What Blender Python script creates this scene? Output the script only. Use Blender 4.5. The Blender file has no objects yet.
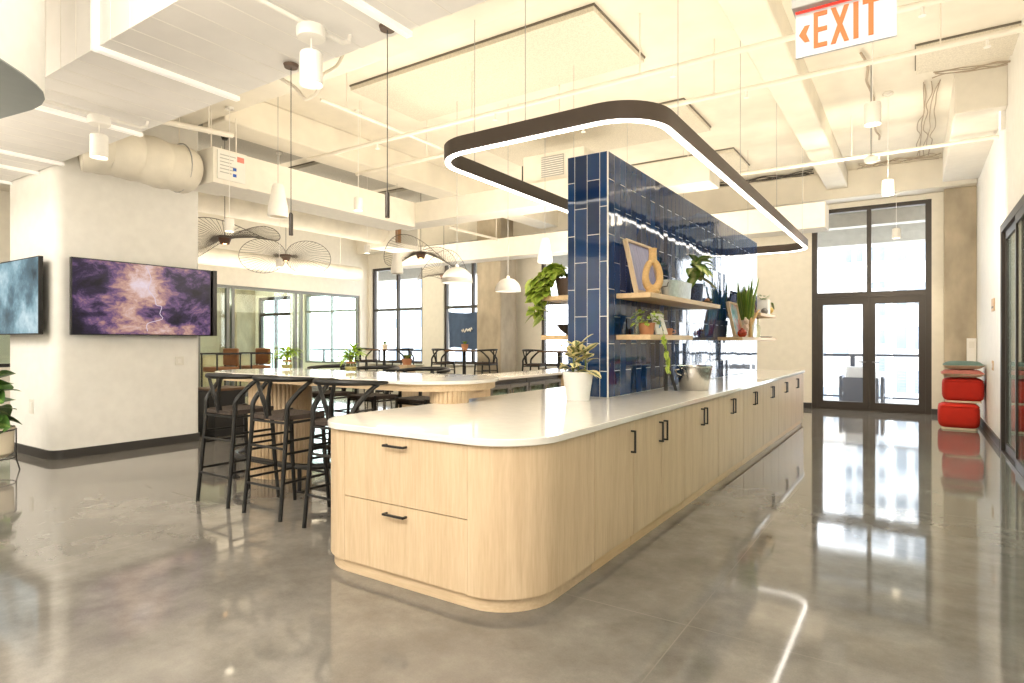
import bpy, bmesh, math, random
from mathutils import Vector, Matrix, Quaternion
random.seed(7)
PI = math.pi
C = bpy.context.scene.collection
S = bpy.context.scene

# ------------------------------------------------------------------ helpers
ORG = {}          # world origin of every empty / mesh built (name -> Vector)

class MB:
    def __init__(s): s.v = []; s.f = []; s.uv = {}
    def add(s, vs, fs, uvs=None):
        o = len(s.v); s.v += [tuple(p) for p in vs]
        for i, f in enumerate(fs):
            if uvs: s.uv[len(s.f)] = uvs[i]
            s.f.append(tuple(k + o for k in f))
        return s
    def box(s, x0, x1, y0, y1, z0, z1):
        vs = [(x0,y0,z0),(x1,y0,z0),(x1,y1,z0),(x0,y1,z0),(x0,y0,z1),(x1,y0,z1),(x1,y1,z1),(x0,y1,z1)]
        return s.add(vs, [(0,3,2,1),(4,5,6,7),(0,1,5,4),(1,2,6,5),(2,3,7,6),(3,0,4,7)])
    def obox(s, c, u, v, w, a, b, d):
        """oriented box: centre c, unit axes u v w, half sizes a b d"""
        c, u, v, w = map(Vector, (c, u, v, w)); vs = []
        for k in (-1, 1):
            for (i, j) in ((-1,-1),(1,-1),(1,1),(-1,1)): vs.append(c + u*a*i + v*b*j + w*d*k)
        return s.add(vs, [(0,3,2,1),(4,5,6,7),(0,1,5,4),(1,2,6,5),(2,3,7,6),(3,0,4,7)])
    def tube(s, pts, r, n=8, closed=False, cap=True):
        pts = [Vector(p) for p in pts]; N = len(pts)
        rs = list(r) if isinstance(r, (list, tuple)) else [r]*N
        t0 = (pts[1]-pts[0]).normalized()
        up = Vector((0,0,1)) if abs(t0.z) < .9 else Vector((1,0,0))
        u = t0.cross(up).normalized(); vs = []; prev = t0
        for i, p in enumerate(pts):
            if closed: t = (pts[(i+1) % N]-pts[i-1]).normalized()
            elif i == 0: t = t0
            elif i == N-1: t = (pts[-1]-pts[-2]).normalized()
            else: t = ((pts[i+1]-p).normalized()+(p-pts[i-1]).normalized()).normalized()
            q = prev.rotation_difference(t); u = (q @ u); u = (u-t*u.dot(t)).normalized(); w = t.cross(u); prev = t
            for k in range(n):
                a = 2*PI*k/n; vs.append(p+(u*math.cos(a)+w*math.sin(a))*rs[i])
        fs = []
        for i in range(N if closed else N-1):
            j = (i+1) % N
            for k in range(n):
                l = (k+1) % n; fs.append((i*n+k, i*n+l, j*n+l, j*n+k))
        if cap and not closed: fs += [tuple(range(n-1,-1,-1)), tuple((N-1)*n+k for k in range(n))]
        return s.add(vs, fs)
    def cyl(s, p0, p1, r0, r1=None, n=20): return s.tube([p0, p1], [r0, r0 if r1 is None else r1], n)
    def lathe(s, cx, cy, z, prof, n=24, a0=0, a1=2*PI):
        full = abs(a1-a0-2*PI) < 1e-6; m = n if full else n+1; vs = []
        for (r, h) in prof:
            for k in range(m):
                a = a0+(a1-a0)*k/n; vs.append((cx+max(r,1e-4)*math.cos(a), cy+max(r,1e-4)*math.sin(a), z+h))
        fs = []
        for i in range(len(prof)-1):
            for k in range(n):
                l = (k+1) % m; fs.append((i*m+k, i*m+l, (i+1)*m+l, (i+1)*m+k))
        return s.add(vs, fs)
    def prism(s, poly, z0, z1):
        n = len(poly); vs = [(x,y,z0) for x,y in poly]+[(x,y,z1) for x,y in poly]
        fs = [tuple(range(n-1,-1,-1)), tuple(range(n,2*n))]+[(i,(i+1)%n,n+(i+1)%n,n+i) for i in range(n)]
        return s.add(vs, fs)
    def sphere(s, c, r, n=14, sz=1.0):
        prof = [(r*math.sin(PI*i/n), -r*sz*math.cos(PI*i/n)) for i in range(n+1)]
        return s.lathe(c[0], c[1], c[2], prof, n*2)
    def leaf(s, base, d, L, W, droop=.3, fold=.12, n=6, tip=.75, roll=0):
        base = Vector(base); d = Vector(d).normalized()
        side = d.cross(Vector((0,0,1)))
        if side.length < .05: side = Vector((math.cos(roll+base.x*9), math.sin(roll+base.x*9), 0))
        side.normalize(); side = Quaternion(d, roll) @ side
        vs = []; uv = []
        for i in range(n+1):
            t = i/n; p = base+d*L*t-Vector((0,0,1))*droop*L*t*t
            tan = (d-Vector((0,0,1))*2*droop*t).normalized(); nor = side.cross(tan).normalized()
            w = W*.5*max(.02, math.sin(PI*t**tip)**.8)
            for k in (-1, 0, 1):
                vs.append(p+side*w*k+nor*fold*w*abs(k)); uv.append((.5+.5*k, t))
        fs = []; uvs = []
        for i in range(n):
            for k in (0, 1):
                f = (i*3+k, i*3+k+1, i*3+k+4, i*3+k+3); fs.append(f); uvs.append([uv[q] for q in f])
        return s.add(vs, fs, uvs)
    def build(s, name, mat, parent=None, bevel=0, angle=35, loc=None, seg=2):
        if parent is not None: org = ORG[parent.name]
        elif loc is not None: org = Vector(loc)
        else: org = Vector((0,0,0))
        me = bpy.data.meshes.new(name)
        me.from_pydata([tuple(Vector(p)-org) for p in s.v], [], s.f)
        if s.uv:
            ul = me.uv_layers.new(name='UVMap')
            for pi, uvs in s.uv.items():
                for li, q in zip(me.polygons[pi].loop_indices, uvs): ul.data[li].uv = q
        bm = bmesh.new(); bm.from_mesh(me)
        if not s.uv: bmesh.ops.recalc_face_normals(bm, faces=bm.faces)
        bm.to_mesh(me); bm.free()
        if angle:
            me.polygons.foreach_set('use_smooth', [True]*len(me.polygons)); me.set_sharp_from_angle(angle=math.radians(angle))
        me.materials.append(mat)
        o = bpy.data.objects.new(name, me); C.objects.link(o)
        if parent is not None: o.parent = parent
        else: o.location = org
        ORG[o.name] = org
        if bevel:
            b = o.modifiers.new('bevel', 'BEVEL'); b.width = bevel; b.segments = seg; b.limit_method = 'ANGLE'; b.angle_limit = math.radians(40)
            b.harden_normals = False
        return o

def tag(o, label=None, cat=None, group=None, kind=None):
    if label: o['label'] = label
    if cat: o['category'] = cat
    if group: o['group'] = group
    if kind: o['kind'] = kind
    return o
def thing(name, label, cat, loc=(0,0,0), group=None, kind=None):
    o = bpy.data.objects.new(name, None); C.objects.link(o); o.location = loc; o.empty_display_size = .1
    ORG[o.name] = Vector(loc); return tag(o, label, cat, group, kind)
def struct(name, mb, m, bevel=0, parent=None, angle=35):
    o = mb.build(name, m, parent, bevel, angle)
    if parent is None: o['kind'] = 'structure'
    return o
KIDS = {}
def kids(o): return [c for c in bpy.data.objects if c.parent == o]
def dup(root, loc, rz=0, label=None, group=None, scale=1):
    r = root.copy(); C.objects.link(r); r.location = loc; r.rotation_euler = (0,0,rz); r.scale = (scale,)*3
    ORG[r.name] = Vector(loc)
    if label: r['label'] = label
    if group: r['group'] = group
    for ch in kids(root):
        c = ch.copy(); C.objects.link(c); c.parent = r
        for g in kids(ch):
            d = g.copy(); C.objects.link(d); d.parent = c
    return r
def rrect(x0, x1, y0, y1, rs, n=10):
    """rounded rectangle; rs = radii at (x0y0, x1y0, x1y1, x0y1)"""
    if not isinstance(rs, (list, tuple)): rs = [rs]*4
    P = []
    for (cx, cy, sx, sy, a), r in zip(((x0,y0,1,1,PI),(x1,y0,-1,1,1.5*PI),(x1,y1,-1,-1,0),(x0,y1,1,-1,.5*PI)), rs):
        if r <= 0: P.append((cx, cy)); continue
        for k in range(n+1):
            t = a+PI/2*k/n; P.append((cx+sx*r+r*math.cos(t), cy+sy*r+r*math.sin(t)))
    return P
def bez(p0, p1, p2, n=10):
    p0, p1, p2 = map(Vector, (p0,p1,p2))
    return [p0*(1-t)**2+p1*2*t*(1-t)+p2*t*t for t in [i/n for i in range(n+1)]]
def smooth(pts, n=5):
    P = [Vector(p) for p in pts]; out = []
    for i in range(len(P)-1):
        a, b, c, d = P[max(i-1,0)], P[i], P[i+1], P[min(i+2,len(P)-1)]
        for k in range(n):
            t = k/n; out.append(.5*((2*b)+(c-a)*t+(2*a-5*b+4*c-d)*t*t+(3*b-a-3*c+d)*t**3))
    return out+[P[-1]]

# ------------------------------------------------------------------ materials
def newmat(name):
    m = bpy.data.materials.new(name); m.use_nodes = True; nt = m.node_tree
    return m, nt, nt.nodes['Principled BSDF'], nt.links.new
def rgb(c): return (c[0], c[1], c[2], 1)
def M(name, col, rough=.5, metal=0, noise=0, nscale=8, bump=0, bscale=60, coat=0, spec=.5, stretch=(1,1,1), emit=None, es=0):
    m, nt, b, ln = newmat(name)
    b.inputs['Base Color'].default_value = rgb(col); b.inputs['Roughness'].default_value = rough
    b.inputs['Metallic'].default_value = metal; b.inputs['Specular IOR Level'].default_value = spec
    b.inputs['Coat Weight'].default_value = coat; b.inputs['Coat Roughness'].default_value = .05
    if emit: b.inputs['Emission Color'].default_value = rgb(emit); b.inputs['Emission Strength'].default_value = es
    tc = nt.nodes.new('ShaderNodeTexCoord'); mp = nt.nodes.new('ShaderNodeMapping'); mp.inputs['Scale'].default_value = stretch
    ln(tc.outputs['Object'], mp.inputs['Vector'])
    nz = nt.nodes.new('ShaderNodeTexNoise'); nz.inputs['Scale'].default_value = nscale; nz.inputs['Detail'].default_value = 5
    ln(mp.outputs[0], nz.inputs['Vector'])
    if not noise: noise = .03
    r = nt.nodes.new('ShaderNodeValToRGB'); r.color_ramp.elements[0].position = .3; r.color_ramp.elements[1].position = .7
    r.color_ramp.elements[0].color = rgb([c*(1-noise) for c in col]); r.color_ramp.elements[1].color = rgb([min(1,c*(1+noise)) for c in col])
    ln(nz.outputs['Fac'], r.inputs[0]); ln(r.outputs[0], b.inputs['Base Color'])
    if bump:
        n2 = nt.nodes.new('ShaderNodeTexNoise'); n2.inputs['Scale'].default_value = bscale; n2.inputs['Detail'].default_value = 3
        ln(mp.outputs[0], n2.inputs['Vector']); bp = nt.nodes.new('ShaderNodeBump'); bp.inputs['Strength'].default_value = bump; bp.inputs['Distance'].default_value = .01
        ln(n2.outputs['Fac'], bp.inputs['Height']); ln(bp.outputs[0], b.inputs['Normal'])
    return m
def wood(name, c0, c1, axis='z', rough=.45, sc=1.0):
    m, nt, b, ln = newmat(name); b.inputs['Roughness'].default_value = rough; b.inputs['Specular IOR Level'].default_value = .35
    tc = nt.nodes.new('ShaderNodeTexCoord'); mp = nt.nodes.new('ShaderNodeMapping')
    k = {'x':(.7,9,9),'y':(9,.7,9),'z':(9,9,.7)}[axis]; mp.inputs['Scale'].default_value = [q*sc for q in k]
    ln(tc.outputs['Object'], mp.inputs['Vector'])
    n1 = nt.nodes.new('ShaderNodeTexNoise'); n1.inputs['Scale'].default_value = 1.3; n1.inputs['Detail'].default_value = 4; n1.inputs['Distortion'].default_value = .8
    n2 = nt.nodes.new('ShaderNodeTexNoise'); n2.inputs['Scale'].default_value = 9; n2.inputs['Detail'].default_value = 6
    ln(mp.outputs[0], n1.inputs['Vector']); ln(mp.outputs[0], n2.inputs['Vector'])
    mx = nt.nodes.new('ShaderNodeMath'); mx.operation = 'MULTIPLY_ADD'; mx.inputs[1].default_value = .45
    ln(n2.outputs['Fac'], mx.inputs[0])
    m2 = nt.nodes.new('ShaderNodeMath'); m2.operation = 'MULTIPLY'; m2.inputs[1].default_value = .55; ln(n1.outputs['Fac'], m2.inputs[0]); ln(m2.outputs[0], mx.inputs[2])
    r = nt.nodes.new('ShaderNodeValToRGB'); r.color_ramp.elements[0].position = .36; r.color_ramp.elements[1].position = .64
    r.color_ramp.elements[0].color = rgb(c0); r.color_ramp.elements[1].color = rgb(c1)
    ln(mx.outputs[0], r.inputs[0]); ln(r.outputs[0], b.inputs['Base Color'])
    return m
def emis(name, col, st):
    m, nt, b, ln = newmat(name); nt.nodes.remove(b); e = nt.nodes.new('ShaderNodeEmission')
    e.inputs[0].default_value = rgb(col); e.inputs[1].default_value = st; ln(e.outputs[0], nt.nodes['Material Output'].inputs[0]); return m
def glass(name, tint=(1,1,1), refl=1.0):
    m, nt, b, ln = newmat(name); nt.nodes.remove(b)
    t = nt.nodes.new('ShaderNodeBsdfTransparent'); t.inputs[0].default_value = rgb(tint)
    g = nt.nodes.new('ShaderNodeBsdfGlossy'); g.inputs['Roughness'].default_value = .02
    fr = nt.nodes.new('ShaderNodeLayerWeight'); fr.inputs[0].default_value = .5
    pw = nt.nodes.new('ShaderNodeMath'); pw.operation = 'POWER'; pw.inputs[1].default_value = 5; ln(fr.outputs['Facing'], pw.inputs[0])
    mu = nt.nodes.new('ShaderNodeMath'); mu.operation = 'MULTIPLY_ADD'; mu.inputs[1].default_value = .5*refl; mu.inputs[2].default_value = .03*refl; ln(pw.outputs[0], mu.inputs[0])
    mx = nt.nodes.new('ShaderNodeMixShader'); ln(mu.outputs[0], mx.inputs[0]); ln(t.outputs[0], mx.inputs[1]); ln(g.outputs[0], mx.inputs[2])
    ln(mx.outputs[0], nt.nodes['Material Output'].inputs[0]); return m
def leafmat(name, centre, edge, th=.3, soft=.12):
    m, nt, b, ln = newmat(name); b.inputs['Roughness'].default_value = .4
    uv = nt.nodes.new('ShaderNodeUVMap'); sp = nt.nodes.new('ShaderNodeSeparateXYZ'); ln(uv.outputs[0], sp.inputs[0])
    a = nt.nodes.new('ShaderNodeMath'); a.operation = 'SUBTRACT'; a.inputs[1].default_value = .5; ln(sp.outputs[0], a.inputs[0])
    ab = nt.nodes.new('ShaderNodeMath'); ab.operation = 'ABSOLUTE'; ln(a.outputs[0], ab.inputs[0])
    tc = nt.nodes.new('ShaderNodeTexCoord'); nz = nt.nodes.new('ShaderNodeTexNoise'); nz.inputs['Scale'].default_value = 45; ln(tc.outputs['Object'], nz.inputs['Vector'])
    ad = nt.nodes.new('ShaderNodeMath'); ad.operation = 'MULTIPLY_ADD'; ad.inputs[1].default_value = .3; ln(nz.outputs['Fac'], ad.inputs[0]); ln(ab.outputs[0], ad.inputs[2])
    r = nt.nodes.new('ShaderNodeValToRGB'); r.color_ramp.elements[0].position = th+.15-soft/2; r.color_ramp.elements[1].position = th+.15+soft/2
    r.color_ramp.elements[0].color = rgb(centre); r.color_ramp.elements[1].color = rgb(edge)
    ln(ad.outputs[0], r.inputs[0]); ln(r.outputs[0], b.inputs['Base Color'])
    b.inputs['Subsurface Weight'].default_value = 0
    return m

OAK0, OAK1 = (.55,.41,.26), (.67,.525,.355)
mt = {}
mt['oak_v'] = wood('oak_vertical', OAK0, OAK1, 'z')
mt['oak_y'] = wood('oak_along', (.62,.43,.235), (.74,.55,.33), 'y')
mt['oak_x'] = wood('oak_across', OAK0, OAK1, 'x')
mt['walnut'] = wood('walnut', (.10,.055,.03), (.16,.09,.05), 'y')
mt['quartz'] = M('quartz', (.78,.75,.70), .09, noise=.03, nscale=14, spec=.6)
mt['white_paint'] = M('white_paint', (.87,.86,.83), .6, bump=.03)
mt['cream_paint'] = M('cream_paint', (.82,.78,.69), .6, bump=.03)
mt['ceil'] = M('ceiling_paint', (.80,.755,.66), .8, noise=.06, nscale=2.2, bump=.1, bscale=25)
mt['bulk'] = M('bulkhead_paint', (.80,.765,.69), .6)
mt['panel_metal'] = M('panel_white', (.79,.775,.76), .5, noise=.04, nscale=3)
mt['acoustic'] = M('acoustic_fibre', (.70,.655,.56), .95, noise=.14, nscale=70, bump=.4, bscale=120)
mt['acoustic_grey'] = M('acoustic_grey', (.47,.45,.40), .95, noise=.12, nscale=70, bump=.3, bscale=120)
mt['dark_edge'] = M('dark_edge', (.17,.15,.12), .7)
mt['concrete'] = M('board_concrete', (.42,.36,.27), .85, noise=.22, nscale=3.2, bump=.2, bscale=18, stretch=(1,1,.5))
mt['black'] = M('black_metal', (.017,.016,.016), .42)
mt['blackwood'] = M('black_stain', (.007,.007,.007), .42, noise=.2, nscale=30)
mt['bronze'] = M('bronze_frame', (.045,.036,.03), .45)
mt['ring_dark'] = M('ring_housing', (.055,.038,.028), .5)
mt['greyframe'] = M('grey_frame', (.23,.24,.23), .45, metal=.3)
mt['base'] = M('baseboard_rubber', (.045,.042,.04), .5)
mt['white_metal'] = M('white_metal', (.86,.84,.80), .4)
mt['pipe'] = M('painted_pipe', (.80,.76,.68), .5)
mt['grout'] = M('grout', (.86,.86,.83), .8)
mt['seat'] = M('woven_seat', (.05,.036,.029), .8, noise=.35, nscale=60, bump=.5, bscale=90, stretch=(1,6,1))
mt['steel'] = M('brushed_steel', (.72,.70,.67), .22, metal=1, noise=.08, nscale=30, stretch=(1,1,.2))
mt['galv'] = M('galvanised', (.55,.58,.57), .42, metal=.7, noise=.15, nscale=25)
mt['pot_white'] = M('white_pot', (.74,.74,.72), .45)
mt['pot_cream'] = M('cream_pot', (.75,.68,.55), .6)
mt['terra'] = M('terracotta', (.48,.22,.11), .8, noise=.12)
mt['soil'] = M('soil', (.05,.035,.025), .95, noise=.4, nscale=60)
mt['cane'] = M('cane_clay', (.66,.43,.19), .65, noise=.12, nscale=60, bump=.3)
mt['bluepot'] = M('blue_glaze_pot', (.05,.07,.16), .35, noise=.9, nscale=70)
mt['brownpot'] = M('brown_pot', (.13,.085,.06), .6, noise=.2)
mt['bowl'] = M('black_bowl', (.035,.028,.025), .5, noise=.3)
mt['red'] = M('red_fabric', (.52,.022,.008), .9, noise=.06, bump=.2, bscale=160)
mt['red2'] = M('red_fabric_darker', (.45,.018,.007), .9, noise=.06, bump=.2, bscale=160)
mt['pinkcush'] = M('rose_fabric', (.42,.15,.12), .95, noise=.1, bump=.2)
mt['tealcush'] = M('teal_fabric', (.12,.19,.17), .95, noise=.1, bump=.2)
mt['creamcush'] = M('cream_fabric', (.70,.60,.45), .95, noise=.06, bump=.2)
mt['green'] = leafmat('leaf_green', (.10,.21,.03), (.17,.30,.05), .25, .3)
mt['pothos'] = leafmat('pothos_leaf', (.22,.36,.03), (.45,.55,.09), .2, .3)
mt['fiddle'] = leafmat('fiddle_leaf', (.22,.34,.08), (.075,.17,.035), .06, .1)
mt['varieg'] = leafmat('variegated_leaf', (.085,.13,.05), (.86,.76,.42), .17, .1)
mt['dieff'] = leafmat('dieffenbachia_leaf', (.66,.68,.32), (.20,.33,.06), .2, .15)
mt['snake'] = leafmat('snake_leaf', (.15,.27,.04), (.36,.46,.09), .3, .1)
mt['bamboo'] = leafmat('bamboo_leaf', (.32,.52,.03), (.48,.66,.06), .25, .3)
mt['stem'] = M('plant_stem', (.16,.2,.05), .7)
mt['bark'] = M('bark', (.22,.14,.07), .85, noise=.2)
mt['bulb'] = emis('warm_lens', (1,.86,.62), 9)
mt['ringlight'] = emis('ring_diffuser', (1,.93,.82), 7)
mt['amber'] = emis('amber_bulb', (1,.55,.2), 12)
mt['reveal'] = M('glow_reveal', (.88,.87,.84), .4, emit=(1,.95,.85), es=.22)  # faint emission added so the bulkhead trims look brightly lit
mt['glass'] = glass('clear_glass')
mt['glass_green'] = glass('green_tinted_glass', (.86,.95,.91), 1.5)
mt['glass_vase'] = glass('vase_glass', (.95,.96,.9), 1.5)
mt['screen_frame'] = M('tv_bezel', (.015,.014,.014), .35)
mt['tv_back'] = M('tv_back', (.05,.04,.035), .45)
mt['orange'] = M('exit_orange', (.80,.13,.015), .5, emit=(1,.2,.03), es=.05)
mt['sign_white'] = M('exit_panel', (.50,.515,.54), .3, emit=(1,1,1), es=.05)
mt['sign_red'] = M('exit_red_edge', (.9,.05,.03), .4, emit=(1,.05,.03), es=.5)
mt['grey_metal'] = M('grey_metal', (.38,.38,.37), .5)
mt['wire'] = M('wire_grey', (.13,.115,.095), .6)
mt['dark_wire'] = M('cable_black', (.04,.035,.03), .6)
mt['cable_beige'] = M('cable_beige', (.42,.35,.27), .7)
mt['duct'] = M('duct_wrap', (.74,.70,.61), .7, noise=.1, nscale=3, bump=.5, bscale=7)
mt['leather'] = M('tan_leather', (.27,.12,.045), .55, noise=.12)
mt['navy_cloth'] = M('navy_cloth', (.07,.11,.19), .9, noise=.1)
mt['outdoor_grey'] = M('outdoor_frame', (.10,.11,.14), .6)
mt['outdoor_cush'] = M('outdoor_cushion', (.42,.44,.48), .9)
mt['outdoor_floor'] = M('balcony_paving', (.40,.40,.39), .8, noise=.05)
mt['rail'] = M('railing_paint', (.05,.055,.075), .5)
mt['wire_mesh'] = M('railing_wire', (.30,.32,.36), .5)
mt['bldg_a'] = M('tower_concrete', (.45,.475,.50), .9, noise=.04)
mt['bldg_b'] = M('brown_concrete', (.42,.395,.36), .9, noise=.05)
mt['bldg_c'] = M('pale_tower', (.46,.49,.52), .9, noise=.03)
mt['bldg_win'] = M('tower_window', (.15,.185,.225), .3, noise=.3, nscale=.4)
mt['blue_art'] = M('blue_ink', (.05,.25,.45), .6)
mt['plastic_white'] = M('white_plate', (.78,.76,.70), .5)
mt['tan_plate'] = M('tan_plate', (.62,.42,.24), .6)
mt['redglaze'] = M('red_glaze', (.42,.05,.02), .25)
mt['figurine'] = M('figurine_clay', (.78,.60,.48), .6, noise=.15, nscale=60)
mt['paper'] = M('paper_label', (.80,.79,.75), .6)
mt['label_blue'] = M('label_blue', (.03,.12,.5), .6)
mt['label_red'] = M('label_red', (.7,.25,.2), .6)
mt['label_grey'] = M('label_grey', (.45,.45,.43), .6)
mt['fridge_in'] = M('fridge_interior', (.30,.29,.27), .6, noise=.7, nscale=11)
mt['steel_dark'] = M('dark_steel', (.22,.215,.21), .35, metal=.3)

def m_floor():
    m, nt, b, ln = newmat('polished_concrete'); N = nt.nodes.new
    tc = N('ShaderNodeTexCoord')
    n1 = N('ShaderNodeTexNoise'); n1.inputs['Scale'].default_value = .55; n1.inputs['Detail'].default_value = 8; n1.inputs['Roughness'].default_value = .62; n1.inputs['Distortion'].default_value = .6
    n2 = N('ShaderNodeTexNoise'); n2.inputs['Scale'].default_value = 3.1; n2.inputs['Detail'].default_value = 9; n2.inputs['Roughness'].default_value = .7
    n3 = N('ShaderNodeTexNoise'); n3.inputs['Scale'].default_value = 120; n3.inputs['Detail'].default_value = 2
    for n in (n1,n2,n3): ln(tc.outputs['Object'], n.inputs['Vector'])
    a = N('ShaderNodeMath'); a.operation = 'MULTIPLY_ADD'; a.inputs[1].default_value = .5; ln(n2.outputs['Fac'], a.inputs[0])
    a0 = N('ShaderNodeMath'); a0.operation = 'MULTIPLY'; a0.inputs[1].default_value = .5; ln(n1.outputs['Fac'], a0.inputs[0]); ln(a0.outputs[0], a.inputs[2])
    a2 = N('ShaderNodeMath'); a2.operation = 'MULTIPLY_ADD'; a2.inputs[1].default_value = .10; ln(n3.outputs['Fac'], a2.inputs[0]); ln(a.outputs[0], a2.inputs[2])
    r = N('ShaderNodeValToRGB'); e = r.color_ramp.elements
    e[0].position = .40; e[0].color = (.10,.092,.082,1); e[1].position = .70; e[1].color = (.225,.21,.19,1)
    e.new(.55).color = (.155,.144,.129,1)
    ln(a2.outputs[0], r.inputs[0])
    # saw-cut joints
    bk = N('ShaderNodeTexBrick'); bk.offset = 0; bk.inputs['Scale'].default_value = 1; bk.inputs['Brick Width'].default_value = 3.6; bk.inputs['Row Height'].default_value = 3.1
    bk.inputs['Mortar Size'].default_value = .004; bk.inputs['Mortar Smooth'].default_value = .5
    mp = N('ShaderNodeMapping'); mp.inputs['Location'].default_value = (.95,.07,0); ln(tc.outputs['Object'], mp.inputs['Vector']); ln(mp.outputs[0], bk.inputs['Vector'])
    mx = N('ShaderNodeMix'); mx.data_type = 'RGBA'; ln(bk.outputs['Fac'], mx.inputs[0]); ln(r.outputs[0], mx.inputs[6]); mx.inputs[7].default_value = (.19,.175,.155,1)
    ln(mx.outputs[2], b.inputs['Base Color'])
    rr = N('ShaderNodeMapRange'); rr.inputs['To Min'].default_value = .02; rr.inputs['To Max'].default_value = .10; ln(n2.outputs['Fac'], rr.inputs[0]); ln(rr.outputs[0], b.inputs['Roughness'])
    b.inputs['Specular IOR Level'].default_value = .75
    return m
mt['floor'] = m_floor()
def m_tile():
    m, nt, b, ln = newmat('navy_glazed_tile'); N = nt.nodes.new
    g = N('ShaderNodeNewGeometry'); r = N('ShaderNodeValToRGB'); e = r.color_ramp.elements
    e[0].color = (.006,.030,.105,1); e[1].color = (.016,.070,.21,1); e.new(.5).color = (.010,.048,.155,1)
    ln(g.outputs['Random Per Island'], r.inputs[0])
    tc = N('ShaderNodeTexCoord'); nz = N('ShaderNodeTexNoise'); nz.inputs['Scale'].default_value = 5; ln(tc.outputs['Object'], nz.inputs['Vector'])
    mx = N('ShaderNodeMix'); mx.data_type = 'RGBA'; mx.blend_type = 'MULTIPLY'; mx.inputs[0].default_value = .35; ln(r.outputs[0], mx.inputs[6]); ln(nz.outputs['Color'], mx.inputs[7])
    ln(mx.outputs[2], b.inputs['Base Color']); b.inputs['Roughness'].default_value = .05; b.inputs['Specular IOR Level'].default_value = .5
    n2 = N('ShaderNodeTexNoise'); n2.inputs['Scale'].default_value = 9; n2.inputs['Detail'].default_value = 1; ln(tc.outputs['Object'], n2.inputs['Vector'])
    bp = N('ShaderNodeBump'); bp.inputs['Strength'].default_value = .05; bp.inputs['Distance'].default_value = .01; ln(n2.outputs['Fac'], bp.inputs['Height']); ln(bp.outputs[0], b.inputs['Normal'])
    return m
mt['tile'] = m_tile()
def m_screen(name, stops, warp, scale, st, stretch=(1,1,1), vein=None, off=(0,0,0), vig=False):
    m, nt, b, ln = newmat(name); N = nt.nodes.new
    tc = N('ShaderNodeTexCoord'); mp = N('ShaderNodeMapping'); mp.inputs['Scale'].default_value = stretch; mp.inputs['Location'].default_value = off; ln(tc.outputs['Object'], mp.inputs['Vector'])
    n0 = N('ShaderNodeTexNoise'); n0.inputs['Scale'].default_value = scale*.8; n0.inputs['Detail'].default_value = 4; ln(mp.outputs[0], n0.inputs['Vector'])
    vm = N('ShaderNodeVectorMath'); vm.operation = 'MULTIPLY_ADD'; vm.inputs[1].default_value = (warp,)*3; ln(n0.outputs['Color'], vm.inputs[0]); ln(mp.outputs[0], vm.inputs[2])
    n1 = N('ShaderNodeTexNoise'); n1.inputs['Scale'].default_value = scale; n1.inputs['Detail'].default_value = 10; n1.inputs['Roughness'].default_value = .68; ln(vm.outputs[0], n1.inputs['Vector'])
    r = N('ShaderNodeValToRGB'); e = r.color_ramp.elements
    e[0].position = stops[0][0]; e[0].color = rgb(stops[0][1]); e[1].position = stops[-1][0]; e[1].color = rgb(stops[-1][1])
    for p, c in stops[1:-1]: e.new(p).color = rgb(c)
    if vig:
        sx = N('ShaderNodeSeparateXYZ'); ln(tc.outputs['Object'], sx.inputs[0])
        ay = N('ShaderNodeMath'); ay.operation = 'ABSOLUTE'; ln(sx.outputs[1], ay.inputs[0])
        sc_ = N('ShaderNodeMath'); sc_.operation = 'MULTIPLY_ADD'; sc_.inputs[1].default_value = -.13; sc_.inputs[2].default_value = .025; ln(ay.outputs[0], sc_.inputs[0])
        sz = N('ShaderNodeMath'); sz.operation = 'MULTIPLY_ADD'; sz.inputs[1].default_value = .06; ln(sx.outputs[2], sz.inputs[0]); ln(sc_.outputs[0], sz.inputs[2])
        ad = N('ShaderNodeMath'); ad.operation = 'ADD'; ln(sz.outputs[0], ad.inputs[0]); ln(n1.outputs['Fac'], ad.inputs[1]); ln(ad.outputs[0], r.inputs[0])
    else: ln(n1.outputs['Fac'], r.inputs[0])
    b.inputs['Base Color'].default_value = (.01,.01,.01,1); b.inputs['Roughness'].default_value = .3; b.inputs['Specular IOR Level'].default_value = .25
    ln(r.outputs[0], b.inputs['Emission Color']); b.inputs['Emission Strength'].default_value = st
    return m
mt['scr_canyon'] = m_screen('screen_canyon', [(.34,(.008,.006,.014)),(.43,(.035,.022,.06)),(.485,(.16,.085,.20)),(.525,(.36,.19,.22)),(.57,(.58,.34,.27)),(.63,(.72,.52,.50)),(.72,(.80,.68,.76))], .75, 1.35, .74, (1,1,1.7), None, (3.1,1.7,.4), True)
mt['scr_blue'] = m_screen('screen_mountain', [(.3,(.03,.045,.055)),(.42,(.09,.16,.20)),(.5,(.22,.36,.42)),(.6,(.50,.62,.66)),(.7,(.62,.70,.72))], .3, .9, 1.0, (1,1,1.0), None, (.6,.2,.1))
mt['art_lilac'] = m_screen('print_lilac_bands', [(.3,(.10,.09,.13)),(.42,(.45,.38,.55)),(.52,(.72,.65,.80)),(.58,(.32,.28,.42)),(.7,(.82,.78,.84))], .02, 5, .25, (1,7,.25))
mt['art_color'] = m_screen('print_colour_blocks', [(.36,(.02,.25,.22)),(.44,(.20,.55,.45)),(.5,(.75,.75,.66)),(.55,(.80,.12,.06)),(.62,(.45,.06,.05))], .1, 5, .3, (1,1,.7))

# ================================================================== SETTING
CEIL = 4.85
struct('floor', MB().box(-24,4,-4,14.45,-.12,0), mt['floor'])
struct('ceiling', MB().box(-24,4,-4,14.6,CEIL,CEIL+.2), mt['ceil'])
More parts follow.
